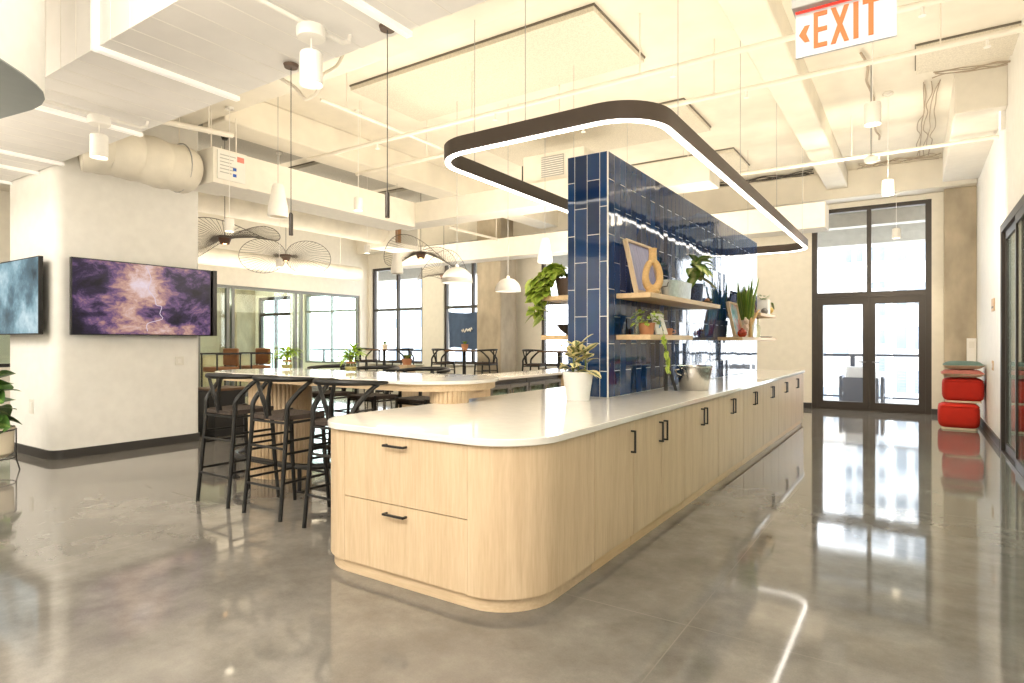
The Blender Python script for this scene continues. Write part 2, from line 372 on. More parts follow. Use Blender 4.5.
# facade with openings (x0,x1,z0,z1)
OPEN = [(-22.6,-21.6,0,3.1),(-21.4,-19.4,0,3.12),(-18.6,-15.75,.65,3.12),(-15.12,-12.88,.72,3.84),(-12.02,-9.98,.74,3.86),(-8.56,-6.4,.74,3.86),(-1.84,.27,0,4.2)]
f = MB(); x = -24.0
for (a, b_, z0, z1) in OPEN:
    f.box(x, a, 14.4, 14.7, 0, CEIL)
    if z0 > 0: f.box(a, b_, 14.4, 14.7, 0, z0)
    f.box(a, b_, 14.4, 14.7, z1, CEIL); x = b_
f.box(x, 3.4, 14.4, 14.7, 0, CEIL)
struct('wall_facade', f, mt['cream_paint'])
struct('wall_right', MB().box(.95,1.12,10.2,14.4,0,CEIL).box(.95,1.12,-4,10.2,2.93,CEIL).box(.95,1.12,-4,3.2,0,2.93), mt['white_paint'])
struct('wall_beyond_right', MB().box(3.2,3.4,-4,14.4,0,CEIL), mt['white_paint'])
struct('wall_back', MB().box(-24,4,-4.2,-4,0,CEIL), mt['cream_paint'])
struct('wall_left', MB().box(-24.2,-24,-4,14.4,0,CEIL), mt['cream_paint'])
struct('wall_partition', MB().box(-15.5,-15.3,3.4,4.15,0,CEIL).box(-15.5,-15.3,4.15,6.6,0,.9).box(-15.5,-15.3,4.15,6.6,2.3,CEIL).box(-15.5,-15.3,6.6,8.6,0,CEIL).box(-15.5,-15.3,8.6,14.05,2.93,CEIL).box(-15.5,-15.3,14.05,14.4,0,CEIL), mt['cream_paint'])
struct('baseboard_facade', MB().box(-6.4,-1.84,14.36,14.4,0,.11).box(.27,.45,14.36,14.4,0,.11), mt['base'])
struct('baseboard_right', MB().box(.925,.95,10.2,14.4,0,.11), mt['base'])
# column carrying the screens
col = rrect(-10.0,-8.58,3.05,4.86,[.1,.14,.1,.1],8)
struct('wall_column', MB().prism(col,0,CEIL), mt['white_paint'])
struct('baseboard_column', MB().prism(rrect(-10.02,-8.56,3.03,4.88,[.1,.15,.1,.1],8),0,.11), mt['base'])
# concrete columns / beams
struct('concrete_column', MB().box(.46,.95,14.12,14.4,0,4.3), mt['concrete'], .01)
struct('concrete_column', MB().prism(rrect(-9.95,-9.15,13.3,14.1,.05,4),0,CEIL), mt['concrete'])
struct('concrete_column', MB().box(-22.7,-21.55,13.6,14.38,0,CEIL), mt['concrete'])
struct('ceiling_beam', MB().box(-1.5,-1.12,4.75,14.4,4.5,CEIL), mt['ceil'], .02)
struct('ceiling_beam', MB().box(-24,4,4.1,4.72,4.45,CEIL), mt['ceil'], .02)
struct('ceiling_beam', MB().box(-8.3,-7.75,4.72,14.4,4.4,CEIL), mt['ceil'], .02)
struct('ceiling_beam', MB().box(-24,.95,13.9,14.4,4.3,CEIL), mt['ceil'], .02)
# boxed bulkheads
struct('ceiling_bulkhead', MB().box(-8.25,-7.6,4.9,8.3,3.5,3.95).box(-8.25,-2.3,8.3,8.8,3.58,3.95), mt['bulk'], .008)
struct('ceiling_bulkhead', MB().box(-12,-1.34,12.2,12.75,3.47,3.93), mt['bulk'], .008)
struct('ceiling_bulkhead', MB().box(.42,.95,9.6,13.6,4.32,CEIL), mt['bulk'], .01)
# panelled drop bulkhead at upper left with trim reveals that glow slightly to look lit
Z0 = 3.5
pb = MB().box(-14,-1.2,1.98,3.02,Z0,CEIL)
bh = struct('ceiling_bulkhead', pb, mt['panel_metal'])
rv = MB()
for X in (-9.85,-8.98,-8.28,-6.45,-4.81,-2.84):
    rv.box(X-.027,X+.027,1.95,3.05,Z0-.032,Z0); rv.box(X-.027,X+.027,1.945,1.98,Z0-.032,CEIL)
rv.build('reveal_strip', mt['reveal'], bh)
sm = MB()
X = -13.8
while X < -1.3:
    sm.box(X-.004,X+.004,1.977,3.023,Z0-.002,Z0); sm.box(X-.004,X+.004,1.977,1.98,Z0,CEIL); X += .27
sm.build('panel_seam', mt['white_metal'], bh)
# rounded drop soffit
ld = [(-4.0,.95),(-4.255,1.264),(-4.391,1.417),(-4.50,1.515),(-4.60,1.585),(-4.72,1.635),(-4.85,1.66),(-5.0,1.66),(-5.4,1.6),(-6.3,1.2),(-6.6,.5),(-5.2,-.2),(-4.2,.2)]
rs_ = struct('ceiling_bulkhead', MB().prism(ld,3.0,CEIL), mt['white_paint'])
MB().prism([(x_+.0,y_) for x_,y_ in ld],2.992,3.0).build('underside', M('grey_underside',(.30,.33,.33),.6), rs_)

# facade glazing
def window(name, x0, x1, z0, z1, mull, trans, fw=.06, fm='bronze', y=14.45):
    m = MB(); m.box(x0,x0+fw,y,y+.1,z0,z1).box(x1-fw,x1,y,y+.1,z0,z1).box(x0+fw,x1-fw,y,y+.1,z0,z0+fw).box(x0+fw,x1-fw,y,y+.1,z1-fw,z1)
    for q in mull: m.box(q-fw*.5,q+fw*.5,y+.002,y+.098,z0+fw,z1-fw)
    for q in trans: m.box(x0+fw,x1-fw,y+.004,y+.096,q-fw*.5,q+fw*.5)
    w = struct(name, m, mt[fm])
    MB().box(x0+fw,x1-fw,y+.045,y+.055,z0+fw,z1-fw).build('glass', mt['glass'], w)
    return w
window('window_1',-18.6,-15.75,.65,3.12,[-17.2],[2.5],.07,'greyframe')
window('window_2',-15.12,-12.88,.72,3.84,[-14.0],[2.46],.08)
window('window_3',-12.02,-9.98,.74,3.86,[-10.95],[2.46],.08)
window('window_4',-8.56,-6.4,.74,3.86,[-7.5],[2.46],.08)
window('window_5',-22.6,-21.6,0,3.1,[],[2.46],.07)
window('window_6',-21.4,-19.4,0,3.12,[-20.4],[2.46],.12)
struct('window_sill', MB().box(-15.2,-12.8,14.28,14.4,.69,.72).box(-12.1,-9.9,14.28,14.4,.71,.74).box(-8.6,-6.35,14.28,14.4,.71,.74), mt['white_paint'])
# double door with transom
d = MB(); y0, y1 = 14.42, 14.54
d.box(-1.74,.17,y0,y1+.02,0,.011).box(-1.84,-1.74,y0,y1,0,4.2).box(.17,.27,y0,y1,0,4.2).box(-1.74,.17,y0,y1,4.12,4.2).box(-1.74,.17,y0,y1,2.34,2.44).box(-.825,-.745,y0+.002,y1-.002,2.44,4.12)
door = struct('door_1', d, mt['bronze'])
MB().box(-1.74,.17,14.475,14.483,2.44,4.12).build('transom_glass', mt['glass'], door)
for (a, b_, hx) in ((-1.739,-.786,-.85),(-.784,.169,-.72)):
    l = MB().box(a,a+.11,y0+.01,y1-.03,.012,2.338).box(b_-.11,b_,y0+.01,y1-.03,.012,2.338).box(a+.11,b_-.11,y0+.01,y1-.03,.012,.17).box(a+.11,b_-.11,y0+.01,y1-.03,2.19,2.338).build('door_leaf', mt['bronze'], door)
    MB().box(a+.11,b_-.11,14.465,14.473,.17,2.19).build('glass', mt['glass'], l)
    MB().tube([(hx,y0+.01,1.0),(hx,y0-.05,1.0),(hx+(-.12 if hx<-.78 else .12),y0-.05,1.0)],.011).build('handle', mt['steel_dark'], l)
# interior glazed partition (left)
p = MB()
for Y in (8.6,9.4,9.55,11.55,11.75,13.98): p.box(-15.45,-15.35,Y,Y+.08,0,2.93)
p.box(-15.46,-15.34,8.6,14.06,2.85,2.93).box(-15.46,-15.34,8.6,14.06,0,.1)
gp = struct('window_partition', p, mt['greyframe'])
MB().box(-15.405,-15.395,8.68,13.98,.1,2.85).build('glass', mt['glass_green'], gp)
w8 = struct('window_7', MB().box(-15.45,-15.36,4.15,4.24,.9,2.3).box(-15.45,-15.36,5.3,5.38,.9,2.3).box(-15.45,-15.36,6.52,6.6,.9,2.3).box(-15.45,-15.36,4.24,6.52,.9,.97).box(-15.45,-15.36,4.24,6.52,2.22,2.3), mt['black'])
MB().box(-15.41,-15.40,4.24,6.52,.97,2.22).build('glass', mt['glass_green'], w8)
# glazed sliding door (right)
d = MB().box(.93,.99,10.08,10.2,0,2.93).box(.93,1.0,3.2,10.08,2.83,2.93).box(.93,1.10,3.2,10.08,0,.012)
sd = struct('door_2', d, mt['bronze'])
for (xa, ya, yb) in ((.985,8.62,10.06),(.948,7.0,8.78),(.985,5.3,7.1),(.948,3.4,5.4)):
    l = MB().box(xa-.015,xa+.015,ya,ya+.09,.014,2.83).box(xa-.015,xa+.015,yb-.06,yb,.014,2.83).box(xa-.015,xa+.015,ya+.09,yb-.06,.014,.12).box(xa-.015,xa+.015,ya+.09,yb-.06,2.73,2.83).build('door_leaf', mt['bronze'], sd)
    MB().box(xa-.004,xa+.004,ya+.09,yb-.09,.12,2.73).build('glass', mt['glass_green'], l)

# ================================================================== TILED WALL
WX0, WX1, WY0, WY1, WZ0, WZ1 = -2.70,-2.294,5.03,11.2,.915,3.13
core = struct('wall_tiled', MB().box(WX0+.0012,WX1-.0012,WY0+.0012,WY1-.0012,WZ0,WZ1), mt['grout'])
T = MB(); g = .0032
def tiles(axis, fixed, sign, cols):
    for ci, (a, b_, ph) in enumerate(cols):
        j = 2.885 if ph == 0 else 2.637
        zs = [WZ0]+sorted([j-.495*k for k in range(6) if WZ0+.03 < j-.495*k < WZ1-.02])+[WZ1]
        for z0, z1 in zip(zs[:-1], zs[1:]):
            q = [(a+g,z0+g),(b_-g,z0+g),(b_-g,z1-g),(a+g,z1-g)]
            t1 = random.uniform(-1,1)*.0006; t2 = random.uniform(-1,1)*.0011
            vs = []
            for lay in (0, 1):
                for k, (u, z) in enumerate(q):
                    off = (-.004 if lay == 0 else (.0012+t1*(1 if k in (1,2) else -1)+t2*(1 if k > 1 else -1)))*1.0
                    c = fixed+sign*off
                    vs.append((c,u,z) if axis == 'x' else (u,c,z))
            T.add(vs, [(4,5,6,7),(0,1,5,4),(1,2,6,5),(2,3,7,6),(3,0,4,7)])
cols = []; y = WY0; k = 0
while y < WY1-.01:
    w = .143 if k == 0 else .1305; cols.append((y, min(y+w, WY1), k % 2)); y += w; k += 1
tiles('x', WX1, 1, cols); tiles('x', WX0, -1, cols)
ends = [(WX0,-2.627,0),(-2.627,-2.500,1),(-2.500,-2.374,0),(-2.374,WX1,1)]
tiles('y', WY0, -1, ends); tiles('y', WY1, 1, ends)
T.build('tiles', mt['tile'], core, angle=0)
MB().box(WX1-.008,WX1+.003,WY0-.003,WY0+.008,WZ0,WZ1).build('corner_trim', mt['white_metal'], core)

# ================================================================== ISLAND
IX0, IX1, IY0, IY1, R = -3.275,-1.63,2.565,11.72,.345
struct_kick = None
end = thing('end_cabinet','pale oak island end cabinet with big rounded corner and two wide drawers','cabinet',(-2.45,2.95,0))
poly = rrect(IX0,IX1,IY0,3.38,[R,R,0,0],14)
pts = []
for (x_, y_) in poly: pts.append((x_, y_))
# notch for the drawer fronts
out = []
for i, pnt in enumerate(pts):
    out.append(pnt)
    if abs(pnt[0]-(IX0+R)) < 1e-6 and abs(pnt[1]-IY0) < 1e-6:
        out += [(-2.955,IY0),(-2.955,IY0+.02),(-1.977,IY0+.02),(-1.977,IY0)] if IX0+R < -2.955 else [(IX0+R+.001,IY0+.02),(-1.977,IY0+.02),(-1.977,IY0)]
MB().prism(out,.075,.872).build('carcass', mt['oak_v'], end)
MB().prism(rrect(IX0+.022,IX1-.022,IY0+.022,3.38,[R-.02,R-.02,0,0],14),0,.075).build('kick_plate', mt['oak_x'], end)
dx0 = max(-2.955, IX0+R+.001)+.0015
def bar_handle(mb, a, b_, out, r=.006):
    a, b_, out = Vector(a), Vector(b_), Vector(out)
    u = (b_-a).normalized(); w = out.normalized(); v = u.cross(w); c = (a+b_)/2+out; L = (b_-a).length/2
    mb.obox(c, u, v, w, L, r, r)
    for q in (a+u*r, b_-u*r): mb.obox(q+out/2, u, v, w, r, r, out.length/2)
for z0, z1, hz in ((.478,.868,.818),(.08,.472,.420)):
    dr = MB().box(dx0,-1.9785,IY0,IY0+.018,z0,z1).build('drawer', mt['oak_v'], end)
    h = MB(); bar_handle(h,(-2.575,IY0,hz),(-2.41,IY0,hz),(0,-.03,0)); h.build('handle', mt['black'], dr)
ord_ = ['first','second','third','fourth','fifth','sixth','seventh']
def door_cab(y0, y1, label, single=False, loc=None):
    t = thing('base_cabinet', label, 'cabinet', (-2.45,(y0+y1)/2,0), 'oak door cabinets along the island')
    MB().box(IX0,IX1-.02,y0,y1,.075,.872).build('carcass', mt['oak_v'], t)
    MB().box(IX0+.022,IX1-.022,y0,y1,0,.075).build('kick_plate', mt['oak_y'], t)
    ds = [(y0,y1,y1-.045)] if single else [(y0,(y0+y1)/2,(y0+y1)/2-.05),((y0+y1)/2,y1,(y0+y1)/2+.05)]
    for a, b_, hy in ds:
        dr = MB().box(IX1-.018,IX1,a+.002,b_-.002,.08,.868).build('door', mt['oak_v'], t)
        h = MB(); bar_handle(h,(IX1,hy,.655),(IX1,hy,.81),(.03,0,0)); h.build('handle', mt['black'], dr)
door_cab(3.385,4.0,'single-door oak base cabinet right behind the rounded end of the island',True)
yb = [4.002,5.11,6.19,7.25,8.33,9.40,10.45,11.48]
for k in range(7): door_cab(yb[k]+.003,yb[k+1],'%s two-door oak base cabinet with paired black handles, counting from the rounded end' % ord_[k])
ep = thing('end_panel_cabinet','narrow plain oak filler cabinet closing the far end of the island','cabinet',(-2.45,11.6,0))
MB().box(IX0,IX1,11.484,IY1,.075,.872).build('carcass', mt['oak_v'], ep)
MB().box(IX0+.022,IX1-.022,11.484,IY1-.022,0,.075).build('kick_plate', mt['oak_x'], ep)
ct = MB().prism(rrect(IX0-.015,IX1+.02,IY0-.02,IY1+.03,[R+.01,R+.02,.03,.03],16),.875,.914).build('island_countertop', mt['quartz'], None, .004)
tag(ct,'long glossy white stone worktop with rounded corners on the oak island','countertop')

# ================================================================== BAR TABLE
TX0, TX1, TY0, TY1, TZ = -6.52,-3.0,3.62,4.70,1.10
bt = thing('bar_table','long raised oak bar table with white stone top and rounded ends','table',((TX0+TX1)/2,4.16,0))
MB().prism(rrect(TX0,TX1,TY0,TY1,.535,16),TZ-.028,TZ).build('table_top', mt['quartz'], bt, .003)
MB().prism(rrect(TX0+.03,TX1-.03,TY0+.03,TY1-.03,.505,16),TZ-.085,TZ-.029).build('apron', mt['oak_x'], bt)
def fluted(mb, cx, cy, rx, ry, z0, z1, n):
    P = []
    for k in range(n):
        a0 = 2*PI*k/n; a1 = 2*PI*(k+1)/n
        for t in (0,.12,.3,.5,.7,.88):
            a = a0+(a1-a0)*t; q = 1+(-.045 if t == 0 else .02*math.sin(PI*t)*1.2)
            P.append((cx+rx*q*math.cos(a), cy+ry*q*math.sin(a)))
    mb.prism(P, z0, z1)
m = MB(); fluted(m,-3.25,3.97,.16,.16,.9145,TZ-.086,26); m.build('fluted_drum', mt['oak_v'], bt)
m = MB(); fluted(m,-5.72,4.12,.34,.30,0,TZ-.086,48); m.build('fluted_pedestal', mt['oak_v'], bt)
m = MB(); rp = rrect(-6.15,-4.6,3.68,4.56,.42,10)
m.tube([(x_,y_,.235) for x_,y_ in rp],.03,8,True)
for (x_,y_) in ((-5.9,3.70),(-4.85,3.70),(-5.9,4.54),(-4.85,4.54)): m.cyl((x_,y_,0),(x_,y_,.22),.02,None,10); m.cyl((x_,y_,0),(x_,y_,.012),.05,None,14)
m.build('foot_rail', mt['black'], bt)

# ================================================================== STOOLS
def make_stool(label):
    t = thing('bar_stool', label, 'bar stool', (0,0,0), 'black wishbone bar stools at the bar table')
    # seat
    seat = MB(); P = []
    for (x_, y_) in rrect(-.235,.235,-.20,.22,[.06,.05,.05,.06],4):
        k = 1-.10*(1-(y_+.2)/.42); P.append((x_*k, y_))
    n = len(P); vs = [(x_,y_,.785) for x_,y_ in P]+[(x_,y_,.825-.018*(1-min(1,(abs(x_)/.235)**2))) for x_,y_ in P]+[(x_*.5,y_*.5,.808) for x_,y_ in P]+[(0,0,.805)]
    fs = [tuple(range(n-1,-1,-1))]+[(i,(i+1)%n,n+(i+1)%n,n+i) for i in range(n)]+[(n+i,n+(i+1)%n,2*n+(i+1)%n,2*n+i) for i in range(n)]+[(2*n+i,2*n+(i+1)%n,3*n) for i in range(n)]
    seat.add(vs, fs); seat.build('seat', mt['seat'], t, angle=50)
    for s in (-1, 1):
        MB().tube(smooth([(s*.235,-.25,0),(s*.228,-.212,.4),(s*.222,-.178,.78),(s*.225,-.172,.90),(s*.24,-.10,.99),(s*.262,-.02,1.065),(s*.275,.03,1.098)],5),[.0165]*5+[.018]*5+[.02]*5+[.0205]*5+[.019]*5+[.017]*5+[.016],10).build('leg', mt['blackwood'], t)
        MB().tube([(s*.225,.25,0),(s*.215,.215,.4),(s*.205,.19,.83)],[.0155,.018,.019],10).build('leg', mt['blackwood'], t)
    # bowed top rail
    rail = MB(); pts = []; N = 22
    for i in range(N+1):
        a = PI+PI*i/N; pts.append((.29*math.cos(a), .055+.29*math.sin(a)*1.05, 1.108+.012*math.sin(a)*-1))
    rail.tube([(-.288,.11,1.106)]+pts+[(.288,.11,1.106)],[.012]+[.017+.008*math.sin(PI*i/N) for i in range(N+1)]+[.012],10)
    rail.build('back_rail', mt['blackwood'], t)
    # wishbone splat
    sp = MB()
    for sx in (-1, 1): sp.tube(smooth([(sx*.004,-.185,.80),(sx*.018,-.20,.88),(sx*.048,-.219,.99),(sx*.088,-.228,1.10)],5),[.022]*5+[.019]*5+[.015]*5+[.013],8)
    sp.build('splat', mt['blackwood'], t)
    st = MB()
    def bar(z, which):
        def leg(sx, rear):
            k = z/.78
            return (sx*(.235-.013*k), -.25+.072*k, z) if rear else (sx*(.225-.02*k), .25-.06*k, z)
        a, b_ = {'r':(leg(-1,1),leg(1,1)),'f':(leg(-1,0),leg(1,0)),'l':(leg(-1,1),leg(-1,0)),'R':(leg(1,1),leg(1,0))}[which]
        st.tube([a,b_],.0105,8)
    for z in (.29,.52,.62): bar(z,'l'); bar(z,'R')
    bar(.25,'r'); bar(.56,'r'); bar(.30,'f'); bar(.765,'r'); bar(.77,'f'); bar(.765,'l'); bar(.765,'R')
    st.build('stretcher', mt['blackwood'], t)
    return t
stool = make_stool('near-side black wishbone bar stool farthest left, beside the white screen column')
stool.location = (-5.115,3.25,0); ORG[stool.name] = Vector(stool.location)
dup(stool,(-4.415,3.25,0),.02,'near-side black wishbone bar stool in the middle of the front three')
dup(stool,(-3.645,3.25,0),-.02,'near-side black wishbone bar stool partly hidden by the island end')
dup(stool,(-5.8,4.88,0),PI+.03,'far-side black bar stool behind the fluted pedestal, leftmost of the back row')
dup(stool,(-5.1,4.90,0),PI,'far-side black bar stool in the middle of the back row')
dup(stool,(-4.36,4.90,0),PI-.03,'far-side black bar stool nearest the beverage fridges')

# vases on the bar table
def vase(x, y, label, seed):
    r = random.Random(seed)
    t = thing('plant_vase', label, 'plant', (x,y,TZ), 'small green plants in glass bowls on the bar table')
    MB().lathe(x,y,TZ,[(.045,.001),(.06,.012),(.068,.05),(.058,.085),(.042,.095),(.044,.105),(.040,.105),(.038,.094),(.053,.083),(.063,.05),(.055,.016),(.02,.008),(0,.008)],22).build('glass_bowl', mt['glass_vase'], t)
    MB().lathe(x,y,TZ,[(0,.010),(.052,.014),(.060,.045),(.055,.055),(0,.055)],18).build('pebbles', M('pebbles',(.50,.42,.16),.7,noise=.4,nscale=80), t)
    MB().lathe(x,y,TZ,[(.047,.088),(.050,.09),(.050,.108),(.047,.11)],20).build('copper_band', mt['terra'], t)
    s = MB(); l = MB()
    for k in range(7):
        a = 2*PI*k/7+r.uniform(-.3,.3); q = r.uniform(.02,.06)
        top = Vector((x+math.cos(a)*q, y+math.sin(a)*q, TZ+r.uniform(.16,.25)))
        s.tube([(x,y,TZ+.03),tuple((top+Vector((x,y,TZ+.05)))/2),tuple(top)],.0045,6)
        for j in range(13):
            b_ = a+r.uniform(-1.5,1.5); el = r.uniform(.2,1.0)
            l.leaf(top-Vector((0,0,r.uniform(0,.07))),(math.cos(b_),math.sin(b_),el),r.uniform(.14,.21),r.uniform(.024,.036),r.uniform(.3,.7),n=5,tip=.7)
    s.build('stem', mt['stem'], t); l.build('foliage', mt['bamboo'], t)
vase(-6.02,4.42,'leafy green plant in a clear glass bowl at the left part of the bar table',3)
vase(-4.95,4.42,'leafy green plant in a clear glass bowl nearer the middle of the bar table',5)

PANELS = [(-6.3,-2.72,5.62,7.0),(-6.3,-2.72,8.5,9.85),(-6.3,-2.68,11.15,12.4),(.01,.95,8.45,9.2),(-13,-8.6,5.3,7.2),(-13,-8.6,7.6,9.6),(-13,-8.6,10,12)]
def ztop(x, y):
    if 4.1 <= y <= 4.72: return 4.45
    if y >= 13.9: return 4.3
    if -8.3 <= x <= -7.75 and y > 4.72: return 4.4
    if -1.5 <= x <= -1.12 and y > 4.75: return 4.5
    for (a,b_,c_,d_) in PANELS:
        if a <= x <= b_ and c_ <= y <= d_: return CEIL-.076
    return CEIL
# ================================================================== RING PENDANT
rp_ = thing('ring_pendant','large dark rounded-rectangle ring light with glowing underside around the tiled wall','pendant light',(-2.5,7.6,3.0))
RX0,RX1,RY0,RY1,RR = -3.50,-1.475,3.93,11.5,.42
o_ = rrect(RX0,RX1,RY0,RY1,RR,14); i_ = rrect(RX0+.064,RX1-.064,RY0+.064,RY1-.064,RR-.064,14)
def ringm(o, i, z0, z1):
    n = len(o); m = MB(); vs = [(x,y,z0) for x,y in o]+[(x,y,z1) for x,y in o]+[(x,y,z0) for x,y in i]+[(x,y,z1) for x,y in i]; fs = []
    for k in range(n):
        j = (k+1)%n; fs += [(k,j,n+j,n+k),(2*n+j,2*n+k,3*n+k,3*n+j),(n+k,n+j,3*n+j,3*n+k),(k,2*n+k,2*n+j,j)]
    return m.add(vs, fs)
ringm(o_,i_,2.978,3.105).build('housing', mt['ring_dark'], rp_)
o2 = rrect(RX0+.01,RX1-.01,RY0+.01,RY1-.01,RR-.01,14); i2 = rrect(RX0+.054,RX1-.054,RY0+.054,RY1-.054,RR-.054,14)
ringm(o2,i2,2.966,2.978).build('diffuser', mt['ringlight'], rp_)
for (x_,y_) in ((RX0+.04,4.6),(RX0+.04,6.6),(RX0+.04,8.25),(RX0+.04,10.8),(RX1-.04,4.6),(RX1-.04,6.6),(RX1-.04,8.6),(RX1-.04,10.8),(-2.5,RY0+.04),(-2.5,RY1-.04)):
    zt = ztop(x_, y_)
    MB().cyl((x_,y_,3.10),(x_,y_,zt),.003,None,6).build('suspension_cable', mt['grey_metal'], rp_)

# ================================================================== FLOATING SHELVES + OBJECTS
def shelf(x0, x1, y0, y1, ztop, label):
    o = MB().box(x0,x1,y0,y1,ztop-.046,ztop).build('floating_shelf', mt['oak_y'], None, .003, loc=((x0+x1)/2,(y0+y1)/2,ztop-.046))
    return tag(o, label, 'shelf', 'oak shelves on the blue tile wall')
SX = -1.957; WF = WX1+.004
ZU, ZL = 1.86, 1.482
shelf(WF,SX,5.2,7.52,ZU,'long upper oak floating shelf on the near half of the blue wall')
shelf(WF,SX,5.2,6.43,ZL,'short lower oak floating shelf with the small trailing plant')
shelf(WF,SX,8.65,11.03,ZL,'lower oak floating shelf at the far end holding the snake plant')
shelf(WF,SX,9.83,11.03,ZU,'short upper oak floating shelf at the far end of the blue wall')
shelf(-3.04,WX0-.004,5.11,6.6,ZL,'lower oak shelf on the hidden side of the blue wall under the black bowl')
shelf(-3.04,WX0-.004,5.11,7.5,ZU,'upper oak shelf on the hidden side of the blue wall under the trailing pothos')

def frame_pic(y0, y1, zb, ht, xb, lean, depth, art, label, fw=.022, rot=0, wm='oak_v'):
    """picture leaning back against the wall at x=WX1; bottom-front edge x=xb, leans towards -x"""
    t = thing('framed_picture', label, 'picture', (xb,(y0+y1)/2,zb))
    u = Vector((0,1,0)); w = Vector((-math.sin(lean),0,math.cos(lean))); nrm = Vector((math.cos(lean),0,math.sin(lean)))
    q = Quaternion((0,0,1), rot); u = q @ u; w = q @ w; nrm = q @ nrm
    W = (y1-y0)/2; c0 = Vector((xb,(y0+y1)/2,zb))+w*ht/2-nrm*depth/2+Vector((0,0,depth*.5*math.sin(lean)))
    m = MB(); m.obox(c0-w*(ht/2-fw/2),u,w,nrm,W,fw/2,depth/2).obox(c0+w*(ht/2-fw/2),u,w,nrm,W,fw/2,depth/2)
    m.obox(c0-u*(W-fw/2),u,w,nrm,fw/2,ht/2-fw,depth/2).obox(c0+u*(W-fw/2),u,w,nrm,fw/2,ht/2-fw,depth/2)
    m.build('frame', mt[wm], t)
    MB().obox(c0-nrm*depth*.15,u,w,nrm,W-fw,ht/2-fw,.004).build('print', mt[art], t)
    return t
frame_pic(5.22,5.86,ZU+.001,.51,-2.085,.22,.04,'art_lilac','light wood framed lilac print leaning behind the ring vase',.025)
# ring vase
t = thing('ring_vase','tan ring-shaped ceramic vase with open oval centre on the upper shelf','vase',(-2.0,5.36,ZU))
cx, cy = -2.0, 5.36; m = MB(); pts = []
ax = Vector((.75,.66,0)).normalized()
for k in range(36):
    a = 2*PI*k/36; pts.append(Vector((cx,cy,ZU+.165))+ax*.068*math.cos(a)*(1-.12*math.sin(a))+Vector((0,0,.125*math.sin(a))))
m.tube(pts,[.030+.009*max(0,-math.sin(2*PI*k/36)) for k in range(36)],12,True)
m.lathe(cx,cy,ZU,[(.036,.285),(.038,.32),(.034,.35),(.037,.40),(.040,.41),(.030,.412),(.024,.34)],18)
m.build('body', mt['cane'], t, angle=60)
m = MB(); m.lathe(cx,cy,ZU,[(0,.001),(.05,0.001),(.064,.003),(.068,.02),(.045,.04),(0,.04)],18); m.build('foot', mt['cane'], t)
# galvanised tub
t = thing('metal_tub','pale galvanised oval tub with side handles on the upper shelf','tub',(-2.11,6.28,ZU))
def oval_tub(mb, cx, cy, z, rx, ry, h, fl=1.08):
    vs = []; n = 28; lay = [(1,0),(fl,h),(fl+.02,h),(fl+.02,h-.012),(fl-.02,h-.012),(.95,.01)]
    for q, hh in lay:
        for k in range(n):
            a = 2*PI*k/n; ca, sa = math.cos(a), math.sin(a)
            e = .62; vs.append((cx+rx*q*math.copysign(abs(ca)**e,ca), cy+ry*q*math.copysign(abs(sa)**e,sa), z+hh))
    fs = [tuple(range(n-1,-1,-1))]
    for i in range(len(lay)-1):
        for k in range(n): fs.append((i*n+k,i*n+(k+1)%n,(i+1)*n+(k+1)%n,(i+1)*n+k))
    fs.append(tuple((len(lay)-1)*n+k for k in range(n))); mb.add(vs, fs)
m = MB(); oval_tub(m,-2.11,6.26,ZU+.001,.12,.33,.175); m.build('tub_body', mt['galv'], t)
m = MB(); m.tube([(-2.17,5.925,ZU+.15),(-2.17,5.895,ZU+.11),(-2.11,5.885,ZU+.10),(-2.05,5.895,ZU+.11),(-2.05,5.925,ZU+.15)],.006); m.build('handle', mt['bronze'], t)
m = MB(); m.tube([(-2.17,6.598,ZU+.15),(-2.17,6.63,ZU+.11),(-2.11,6.64,ZU+.10),(-2.05,6.63,ZU+.11),(-2.05,6.598,ZU+.15)],.006); m.build('handle', mt['bronze'], t)
def pot(mb, x, y, z, r0, r1, h, lip=.008):
    mb.lathe(x,y,z,[(0,0),(r0,0),(r1,h),(r1-lip,h),(r1-lip-.004,h-.03),(0,h-.03)],28)
# dieffenbachia in blue pot
t = thing('potted_dieffenbachia','broad pale-centred leafy plant in a dark blue pot beside the galvanised tub','plant',(-2.1,6.93,ZU))
m = MB(); pot(m,-2.1,6.93,ZU+.001,.09,.11,.21); m.build('pot', mt['bluepot'], t)
r = random.Random(11); l = MB(); s = MB()
for k in range(22):
    a = 2*PI*k/17*2.4+r.uniform(-.3,.3); hgt = r.uniform(.24,.46); q = r.uniform(.02,.07)
    if math.cos(a) < -.2: q *= .3
    b0 = Vector((-2.1,6.93,ZU+.17)); b1 = Vector((-2.1+math.cos(a)*q,6.93+math.sin(a)*q,ZU+hgt))
    s.tube(bez(b0,(b0.x,b0.y,b1.z-.05),b1,5),.005,6)
    dx = math.cos(a) if math.cos(a) > 0 else .0
    if math.cos(a) <= 0: b1.x = b0.x+.02
    l.leaf(b1,(dx,math.sin(a),r.uniform(-.2,.9)),r.uniform(.19,.27),r.uniform(.10,.14),r.uniform(.3,.7),n=6,roll=r.uniform(-.4,.4))
s.build('stem', mt['stem'], t); l.build('foliage', mt['dieff'], t)
t = thing('wooden_trinket','little brown wooden trinket dish at the far end of the near upper shelf','ornament',(-2.06,7.32,ZU))
MB().lathe(-2.06,7.32,ZU+.001,[(0,0),(.045,0),(.06,.04),(.05,.04),(.035,.012),(0,.012)],16).build('dish', mt['brownpot'], t)
MB().sphere((-2.06,7.32,ZU+.045),.03,8).build('ball', mt['terra'], t)
